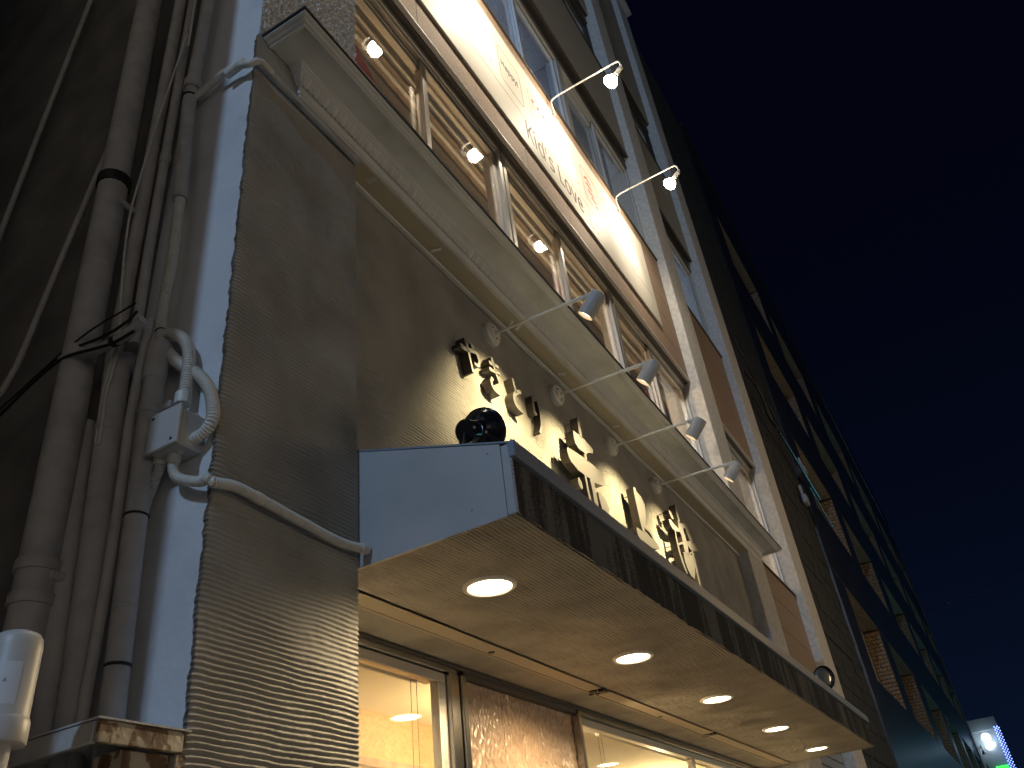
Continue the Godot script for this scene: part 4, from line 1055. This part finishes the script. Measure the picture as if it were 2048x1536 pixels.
func side_wall_services() -> void:
	var up := Vector3.UP
	var t := pipe("drain_pipe", "thick grey drain pipe, furthest into the alley", "pipe", BIG, 0.05, M.pipe_paint)
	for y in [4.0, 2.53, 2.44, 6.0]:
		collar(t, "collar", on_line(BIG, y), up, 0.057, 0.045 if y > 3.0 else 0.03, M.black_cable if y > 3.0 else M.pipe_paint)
	for y in [3.88, 2.5]:
		var q := on_line(BIG, y)
		put("wall_bracket", boxes([[q.x, 1.309, y - 0.012, y + 0.012, q.z + 0.045, q.z + 0.06]], 0.003), M.pipe_paint, t)
	t = pipe("conduit", "thin straight grey conduit, middle of the tall bundle", "conduit", TALLA, 0.0165, M.pipe_paint)
	for y in [5.2, 4.1]: collar(t, "joint", on_line(TALLA, y), up, 0.0195, 0.05, M.pipe_paint)
	t = pipe("conduit", "pale straight conduit nearest the corner at the top", "conduit", TALLB, 0.025, M.pipe_paint)
	collar(t, "cable_tie", on_line(TALLB, 4.36), up, 0.0305, 0.006, M.black_cable)
	collar(t, "joint", on_line(TALLB, 4.43), up, 0.033, 0.05, M.pipe_paint)
	t = pipe("conduit", "grey conduit behind the tall bundle", "conduit", TALLC, 0.024, M.pipe_paint)
	pipe("conduit", "weathered thin pipe leaning across the dark alley wall", "conduit", LEAN, 0.011, M.pipe_paint, 0.0, 0.05)
	pipe("conduit", "faint thin pipe at the dark left edge of the alley wall", "conduit", EDGE, 0.012, M.pipe_paint)
	pipe("conduit", "grey conduit low on the wall, left of the clamped pipes", "conduit", LOWA, 0.036, M.pipe_paint)
	t = pipe("drain_pipe", "grey pipe with elbow into the wall, low beside the junction box", "pipe", [[1.33, 3.185, -0.404], [1.275, 3.185, -0.405], [1.254, 3.165, -0.403]] + LOWB, 0.036, M.pipe_paint)
	collar(t, "clamp", on_line(LOWB, 2.93), up, 0.0385, 0.028, M.pipe_paint)
	put("clamp_lug", boxes([[1.245, 1.309, 2.918, 2.944, -0.45, -0.415]], 0.003), M.pipe_paint, t)
	t = pipe("conduit", "slim pipe running down between the clamped pipes", "conduit", LOWC, 0.014, M.pipe_paint, 0.0, 0.06)
	collar(t, "end_cap", Vector3(LOWC[4][0], LOWC[4][1] + 0.03, LOWC[4][2]), up, 0.0165, 0.07, M.black_cable)
	t = pipe("drain_pipe", "grey pipe with coupling and clamp beside the junction box", "pipe", LOWD, 0.029, M.pipe_paint, 0.0, 0.06)
	collar(t, "coupling", on_line(LOWD, 3.09), up, 0.0335, 0.13, M.pipe_paint)
	collar(t, "clamp", on_line(LOWD, 2.92), up, 0.032, 0.026, M.pipe_paint)
	put("clamp_lug", boxes([[1.25, 1.309, 2.908, 2.932, -0.2, -0.145]], 0.003), M.pipe_paint, t)
	collar(t, "cable_tie", on_line(LOWD, 2.60), up, 0.0315, 0.006, M.black_cable)
	collar(t, "tape", on_line(LOWD, 2.22), up, 0.0305, 0.008, M.black_cable)
	collar(t, "wire_tie", on_line(LOWD, 2.36), up, 0.0305, 0.006, M.pipe_paint)
	# flexible conduits and the junction box
	t = pipe("flexible_conduit", "pale conduit swinging out in a loop to the junction box", "conduit", SCOND, 0.0185, M.conduit_white, 0.0085, 0.0019)
	collar(t, "cable_tie", on_line(SCOND, 3.22), Vector3(0, 1, -0.3), 0.019, 0.005, M.black_cable)
	var e := v3(SCOND)
	collar(t, "gland", e[12], e[12] - e[11], 0.0215, 0.036, M.conduit_white)
	t = pipe("flexible_conduit", "pale conduit arching over into the top of the junction box", "conduit", ARCH, 0.0185, M.conduit_white, 0.0085, 0.0019)
	e = v3(ARCH)
	collar(t, "gland", e[7] + Vector3(0, 0.012, 0), up, 0.0225, 0.036, M.conduit_white)
	t = pipe("flexible_conduit", "pale ribbed conduit crossing the combed corner to the canopy", "conduit", CROSS, 0.0145, M.conduit_white, 0.0080, 0.0018)
	e = v3(CROSS)
	collar(t, "gland", e[0] - Vector3(0, 0.02, 0), up, 0.0175, 0.04, M.conduit_white)
	collar(t, "sleeve", e[8].lerp(e[9], 0.2), e[9] - e[8], 0.0158, 0.03, M.conduit_white)
	collar(t, "end_sleeve", e[12], e[12] - e[11], 0.0165, 0.03, M.conduit_white)
	t = pipe("flexible_conduit", "dark ribbed conduit going down from the junction box", "conduit", CORRLOW, 0.0145, M.pipe_paint, 0.0080, 0.0018)
	e = v3(CORRLOW)
	collar(t, "gland", e[0] - Vector3(0, 0.012, 0), up, 0.0175, 0.036, M.conduit_white)
	var bx := thing("junction_box", "square grey plastic junction box on the alley wall", "junction box", Vector3(1.26, 2.75, -0.11), "")
	put("body", boxes([[1.225, 1.3095, 2.752, 2.862, -0.168, -0.058]], 0.006), M.plastic_grey, bx)
	put("lid", boxes([[1.215, 1.2245, 2.748, 2.866, -0.172, -0.054]], 0.004), M.plastic_grey, bx)
	put("screw", boxes([[1.2125, 1.216, 2.848, 2.854, -0.155, -0.149], [1.2125, 1.216, 2.760, 2.766, -0.076, -0.07]], 0.0), M.black_cable, bx)
	put("wall_lug", boxes([[1.298, 1.309, 2.83, 2.89, -0.125, -0.09]], 0.003), M.plastic_grey, bx)
	# conduit round the corner under the cornice
	t = pipe("conduit", "pale conduit bending round the corner under the cornice", "conduit", TOPCOND + [[1.305, 4.372, 0.024], [1.36, 4.366, 0.022]], 0.0135, M.conduit_white, 0.0, 0.02)
	collar(t, "sleeve", Vector3(1.27, 4.372, -0.07), Vector3(0, 0.1, 1), 0.0165, 0.09, M.conduit_white)
	put("cover_channel", boxes([[1.33, 1.87, 4.352, 4.378, 0.008, 0.03]], 0.004), M.pipe_paint, t)
	# cables
	var g := "cables on the alley wall"
	pipe("cable", "thin white cable hanging loosely down the pipe bundle", "cable", WHITEC, 0.0042, M.conduit_white, 0.0, 0.03, g)
	t = pipe("cable", "right one of two short pale cables left of the clamped pipe", "cable", PAIRA, 0.0052, M.conduit_white, 0.0, 0.03, g)
	pipe("cable", "left one of two short pale cables left of the clamped pipe", "cable", PAIRB, 0.0052, M.conduit_white, 0.0, 0.03, g)
	pipe("cable", "upper black cable running back into the alley", "cable", BLACKA, 0.0045, M.black_cable, 0.0, 0.03, g)
	pipe("cable", "topmost thin black cable running back into the alley", "cable", BLACKB, 0.003, M.black_cable, 0.0, 0.03, g)
	pipe("cable", "lower black cable running back into the alley", "cable", BLACKC, 0.005, M.black_cable, 0.0, 0.03, g)
	t = pipe("cable_sleeve", "dark grey sleeve slung across the drain pipe", "cable", SLEEVE, 0.016, M.pipe_paint, 0.0, 0.02, g)
	var sm := v3(SLEEVE)
	collar(t, "tape_band", sm[2], sm[3] - sm[2], 0.0175, 0.02, M.black_cable)
	# little metal hood over the side door
	var h := thing("door_hood", "rusty little sheet metal hood at the foot of the white wall", "hood", Vector3(1.2, 2.0, -0.3))
	put("front_board", boxes([[1.09, 1.295, 2.004, 2.046, -0.012, 0.0]], 0.002), M.rusty_metal, h)
	put("side_board", boxes([[1.085, 1.097, 2.004, 2.046, -0.9, -0.0125]], 0.002), M.pipe_paint, h)
	put("top_sheet", boxes([[1.083, 1.309, 2.047, 2.051, -0.905, 0.004]], 0.0), M.pipe_paint, h)
	put("bracket", boxes([[1.28, 1.3095, 1.7, 2.0035, -0.03, -0.004]], 0.003), M.rusty_metal, h)
	put("back_board", boxes([[1.10, 1.279, 1.6, 2.0, -0.9, -0.7]], 0.003), M.pipe_paint, h)
	put("door_post", boxes([[1.16, 1.278, 0.0, 2.003, -0.10, -0.02]], 0.003), M.rusty_metal, h)
	# capped vent post in front of it
	var at := Vector3(0.895, 1.975, 0.0)
	var vp := thing("vent_post", "white domed plastic vent cap with a paper sticker, bottom left", "vent cap", Vector3(0.895, 0.0, 0.0))
	var mb := MB.new()
	mb.lathe(at, up, [[0.0, 0.0], [0.045, 0.0], [0.0465, 0.003], [0.0465, 0.038], [0.044, 0.043], [0.0425, 0.046], [0.0425, 0.168], [0.0405, 0.182], [0.035, 0.191], [0.024, 0.196], [0.0, 0.198]], 40, true)
	put("cap", mb, M.plastic_grey, vp)
	mb = MB.new()
	mb.cyl(Vector3(at.x, 0, at.z), at, 0.024, 0.024, 20)
	put("post", mb, M.pipe_paint, vp)
	mb = MB.new()
	var to_cam := Vector2(-0.895, 1.5).angle() - 0.05
	for j in 10:
		var a0 := to_cam + 1.0 - j * 0.13; var a1 := to_cam + 1.0 - (j + 1) * 0.13
		var n0 := Vector3(cos(a0), 0, sin(a0)); var n1 := Vector3(cos(a1), 0, sin(a1))
		var c := Vector3(at.x, 0, at.z)
		mb.quad(c + n0 * 0.0431 + up * 2.035, c + n1 * 0.0431 + up * 2.035, c + n1 * 0.0431 + up * 2.108, c + n0 * 0.0431 + up * 2.108, (n0 + n1).normalized())
	put("sticker", mb, M.sticker, vp)
	var tm := TextMesh.new()
	var f := SystemFont.new()
	f.font_names = PackedStringArray(["Droid Sans"])
	tm.font = f; tm.text = "A"; tm.font_size = 32; tm.pixel_size = 0.0003; tm.depth = 0.0004
	var o := put_mesh("sticker_print", tm, M.print_grey, vp)
	var an := to_cam + 0.25
	var nn := Vector3(cos(an), 0, sin(an))
	o.transform = Transform3D(Basis(Vector3(nn.z, 0, -nn.x), up, nn), Vector3(at.x, 2.075, at.z) + nn * 0.0434 - vp.position)

func next_building() -> void:
	var b := thing("dark_building", "dark panelled building with brick lined window openings beyond the pilasters", "building", Vector3(14, 0, 0))
	# coursed block wall next to the corner building
	put("block_wall_core", boxes([[10.9, 13.85, 0, 17.0, -6.0, -0.062]], 0.0), M.mortar, b)
	var rng := RandomNumberGenerator.new()
	rng.seed = 7
	var m := MB.new()
	for r in 80:
		var x := 10.9 - (0.2 if r % 2 else 0.0)
		while x < 13.84:
			var d := rng.randf_range(0.0, 0.012)
			var a := maxf(x, 10.9) + 0.005
			var c := minf(x + 0.4, 13.85) - 0.005
			if c > a: m.ext(a, c, r * 0.2 + 1.0 + 0.005, r * 0.2 + 1.195, -0.062, -0.04 + d)
			x += 0.4
	put("blocks", m, M.dark_brick, b).set_meta("kind", "stuff")
	var XS := [[15.0, 18.4], [19.55, 23.4], [25.0, 29.4], [30.6, 35.0], [36.2, 40.6], [41.6, 45.4]]
	var YS := [[4.46, 6.06], [7.55, 9.0], [10.5, 11.75], [13.5, 15.0]]
	# dark panels: bands between the rows, piers between the openings
	var edges := [3.0, 4.46, 6.06, 7.55, 9.0, 10.5, 11.75, 13.5, 15.0, 17.0]
	for k in 5:
		put("band_panel", boxes([[13.85, 46.0, edges[k * 2], edges[k * 2 + 1], -0.30, 0.0]], 0.004), M.navy_panel, b)
	for r in 4:
		var x := 13.85
		for q in XS + [[46.0, 46.0]]:
			put("pier_panel", boxes([[x, q[0], YS[r][0] + 0.0005, YS[r][1] - 0.0005, -0.30, -0.001]], 0.003), M.navy_panel, b)
			x = q[1]
	put("parapet", boxes([[13.85, 34.0, 17.002, 17.1, -0.3, 0.05], [34.0, 46.0, 17.002, 18.0, -0.3, 0.02]], 0.004), M.navy_panel, b)
	put("base_panel", boxes([[14.0, 46.0, 0.0, 2.998, -0.3, -0.01]], 0.004), M.navy_panel, b)
	put("core", boxes([[13.86, 46.0, 0.0, 17.0, -8.0, -0.42]], 0.0), M.room_dark, b)
	put("corner_pipe", boxes([[45.9, 46.05, 3.0, 16.5, 0.005, 0.06]], 0.01), M.alu_dark, b)
	for r in 4:
		for c in XS.size():
			var x0: float = XS[c][0]; var x1: float = XS[c][1]; var y0: float = YS[r][0]; var y1: float = YS[r][1]
			var big := r == 0 and c < 2
			var w := put("window", boxes([[x0, x0 + 0.06, y0, y1, -0.36, -0.30], [x1 - 0.06, x1, y0, y1, -0.36, -0.302], [x0 + 0.06, x1 - 0.06, y1 - 0.07, y1, -0.36, -0.302], [x0 + 0.06, x1 - 0.06, y0, y0 + 0.06, -0.36, -0.302]], 0.0), M.alu, b)
			put("pane", boxes([[x0 + 0.06, x1 - 0.06, y0 + 0.06, y1 - 0.07, -0.335, -0.329]], 0.0), M.dirty_glass, w)
			# brick lined jamb (facing the camera) and head
			var bricks := MB.new()
			var n := int((y1 - y0) / 0.077)
			for k in n:
				var zz := -0.297
				var first := 0.105 if k % 2 else 0.2
				for seg in [[zz, zz + first], [zz + first, -0.004]]:
					var off := rng.randf_range(0.0, 0.006)
					if big:
						var one := MB.new()
						one.ext(x1 - 0.024 - off, x1 - 0.001, y0 + k * 0.077 + 0.012, y0 + (k + 1) * 0.077 - 0.001, seg[0] + 0.004, seg[1] - 0.005, 0.003)
						put("brick", one, M.brick, w)
					else:
						bricks.ext(x1 - 0.024 - off, x1 - 0.001, y0 + k * 0.077 + 0.012, y0 + (k + 1) * 0.077 - 0.001, seg[0] + 0.004, seg[1] - 0.005)
			var xx := x0 + 0.01
			while xx < x1 - 0.12:
				var off := rng.randf_range(0.0, 0.005)
				bricks.ext(xx, xx + 0.066, y1 - 0.022 - off, y1 - 0.001, -0.297, -0.155)
				bricks.ext(xx + 0.035, xx + 0.101, y1 - 0.022 - off, y1 - 0.001, -0.147, -0.006)
				xx += 0.077
			put("bricks", bricks, M.brick, w).set_meta("kind", "stuff")
			put("jamb_mortar", boxes([[x1 - 0.012, x1 - 0.0008, y0 + 0.001, y1 - 0.03, -0.299, -0.003]], 0.0), M.mortar, w)
			put("head_mortar", boxes([[x0 + 0.001, x1 - 0.03, y1 - 0.012, y1 - 0.0008, -0.299, -0.003]], 0.0), M.mortar, w)
	# cable loop and brackets near the pilaster
	var cb := thing("cable_coil", "loop of black cable hung on the dark wall beside the end pilaster", "cable", Vector3(11.2, 7.9, 0.15))
	m = MB.new()
	var loop: Array = []
	for k in 29:
		var a := TAU * k / 28.0
		loop.append(Vector3(11.75 + 0.30 * cos(a), 7.9 + 0.20 * sin(a), 0.12 + 0.01 * sin(a * 3.0)))
	m.tube(loop, 0.022, 8)
	put("loop", m, M.black_cable, cb)
	m = MB.new()
	m.tube(smooth_path([Vector3(10.95, 8.9, 0.05), Vector3(11.1, 8.5, 0.1), Vector3(11.4, 8.1, 0.12), Vector3(11.75, 7.7, 0.12)], 0.05), 0.02, 8)
	m.tube(smooth_path([Vector3(10.95, 8.3, 0.05), Vector3(11.2, 8.1, 0.12), Vector3(11.5, 7.85, 0.12)], 0.05), 0.02, 8)
	put("lead", m, M.black_cable, cb)
	var rd := thing("cable_rod", "bright steel cable clamp rod reaching along the dark wall", "rod", Vector3(13, 7.5, 0.12))
	m = MB.new()
	m.tube([Vector3(12.05, 7.72, 0.12), Vector3(14.6, 7.50, 0.12)], 0.022, 8)
	put("rod", m, M.steel, rd)
	m = MB.new()
	m.tube([Vector3(13.6, 7.35, 0.12), Vector3(15.2, 7.15, 0.12)], 0.012, 8)
	put("lower_wire", m, M.steel, rd)
	for q in [[14.45, 8.05], [13.2, 7.0]]:
		var jb := thing("junction_box", "small pale box on the dark wall " + ("above the steel rod" if q[1] > 7.5 else "below the steel rod"), "junction box", Vector3(q[0], q[1], 0.0), "small boxes on the dark building")
		put("box", boxes([[q[0] - 0.1, q[0] + 0.1, q[1] - 0.08, q[1] + 0.08, 0.002, 0.08]], 0.015), M.shutter_grey, jb)
		put("stub", boxes([[q[0] - 0.03, q[0] + 0.03, q[1] + 0.08, q[1] + 0.26, 0.004, 0.04]], 0.004), M.pipe_paint, jb)

func distance() -> void:
	var b := thing("white_building", "small pale building far down the street with parapet", "building", Vector3(64, 0, -2))
	put("wall", boxes([[60, 70, 0, 9.0, -8.0, 1.0]], 0.0), M.far_wall, b)
	put("parapet", boxes([[59.8, 70.2, 9.0, 9.7, -8.2, 1.15]], 0.02), M.far_wall, b)
	put("window", boxes([[59.96, 59.99, 3.5, 6.2, 0.1, 0.6]], 0.0), M.flashing, b)
	var m := MB.new()
	var lg := thing("illuminated_logo", "round white glowing logo sign on the far pale building", "sign", Vector3(59.8, 8.0, 0.3))
	for q in [[8.62, 0.30, 0.24, 0.11]]:
		m.lathe(Vector3(59.8, q[0], q[1]), Vector3.LEFT, [[q[3], 0.0], [q[2], 0.0], [q[2], 0.08], [q[3], 0.08], [q[3], 0.0]], 24)
	put("ring", m, M.logo_glow, lg)
	m = MB.new()
	m.lathe(Vector3(59.8, 8.15, 0.28), Vector3.LEFT, [[0.0, 0.0], [0.19, 0.0], [0.19, 0.08], [0.0, 0.08]], 18)
	m.lathe(Vector3(59.8, 8.20, 0.52), Vector3.LEFT, [[0.0, 0.0], [0.13, 0.0], [0.13, 0.08], [0.0, 0.08]], 18)
	put("blob", m, M.logo_glow, lg)
	omni(lg, Vector3(59.3, 8.4, 0.3) - lg.position, Color(0.8, 0.92, 1.0), 0.9, 0.15)
	var ls := thing("light_string", "string of blue-white LED lights down the corner of the far pale building", "string lights", Vector3(59.7, 5, 1.1))
	m = MB.new()
	for k in 60:
		for j in 2:
			m.cbox(Vector3(59.75, 9.1 - k * 0.085, 0.93 + j * 0.16 + (0.08 if k % 2 else 0.0)), Vector3(0.04, 0.045, 0.05), 0.0)
	var st := put("led", m, M.led_glow, ls)
	st.set_meta("kind", "stuff")
	var gs := thing("green_sign", "green lit sign on the far pale building", "sign", Vector3(59.7, 6.6, 0.6))
	put("face", boxes([[59.7, 59.8, 6.6, 7.05, 0.2, 0.85]], 0.01), M.green_glow, gs)
	for q in [[8.2, -0.15], [7.2, -0.2]]:
		var lamp := thing("wall_lamp", "dark arm lamp on the far pale building, " + ("upper" if q[0] > 8 else "lower") + " one", "wall lamp", Vector3(59.6, q[0], q[1]), "arm lamps on the far building")
		m = MB.new()
		m.tube([Vector3(60, q[0], q[1]), Vector3(59.5, q[0] + 0.05, q[1]), Vector3(59.4, q[0] - 0.25, q[1] + 0.05)], 0.03, 8)
		put("arm", m, M.flashing, lamp)
		m = MB.new()
		m.lathe(Vector3(59.4, q[0] - 0.45, q[1] + 0.05), Vector3.UP, [[0.0, 0.0], [0.14, 0.0], [0.05, 0.22], [0.0, 0.22]], 14)
		put("shade", m, M.flashing, lamp)
	# a lit block further along the other side, mirrored in the dark panels
	var tb := thing("lit_tower", "tall block with cool lit windows far along the other side of the street", "building", Vector3(76, 0, 7))
	put("wall", boxes([[72, 80, 0, 12, 5.0, 14]], 0.0), M.far_wall, tb)
	for r in 3:
		for c in 3:
			var z0 := 5.2 + c * 2.7
			put("unseen_lit_window", boxes([[71.9, 71.99, 1.0 + r * 3.6, 3.4 + r * 3.6, z0, z0 + 2.2]], 0.0), M.gold_glow if r == 1 and c == 1 else M.far_window_glow, tb)
	var wire := thing("overhead_wire", "thin overhead wire crossing the dark sky", "wire", Vector3(50, 14, 5))
	m = MB.new()
	var pts: Array = []
	for k in 13:
		var u := k / 12.0
		pts.append(Vector3(46.0, 13.0, 0.1).lerp(Vector3(30.0, 12.5, 12.3), u) - Vector3(0, 2.4 * u * (1.0 - u), 0))
	m.tube(pts, 0.012, 6)
	put("strand", m, M.alu_dark, wire)
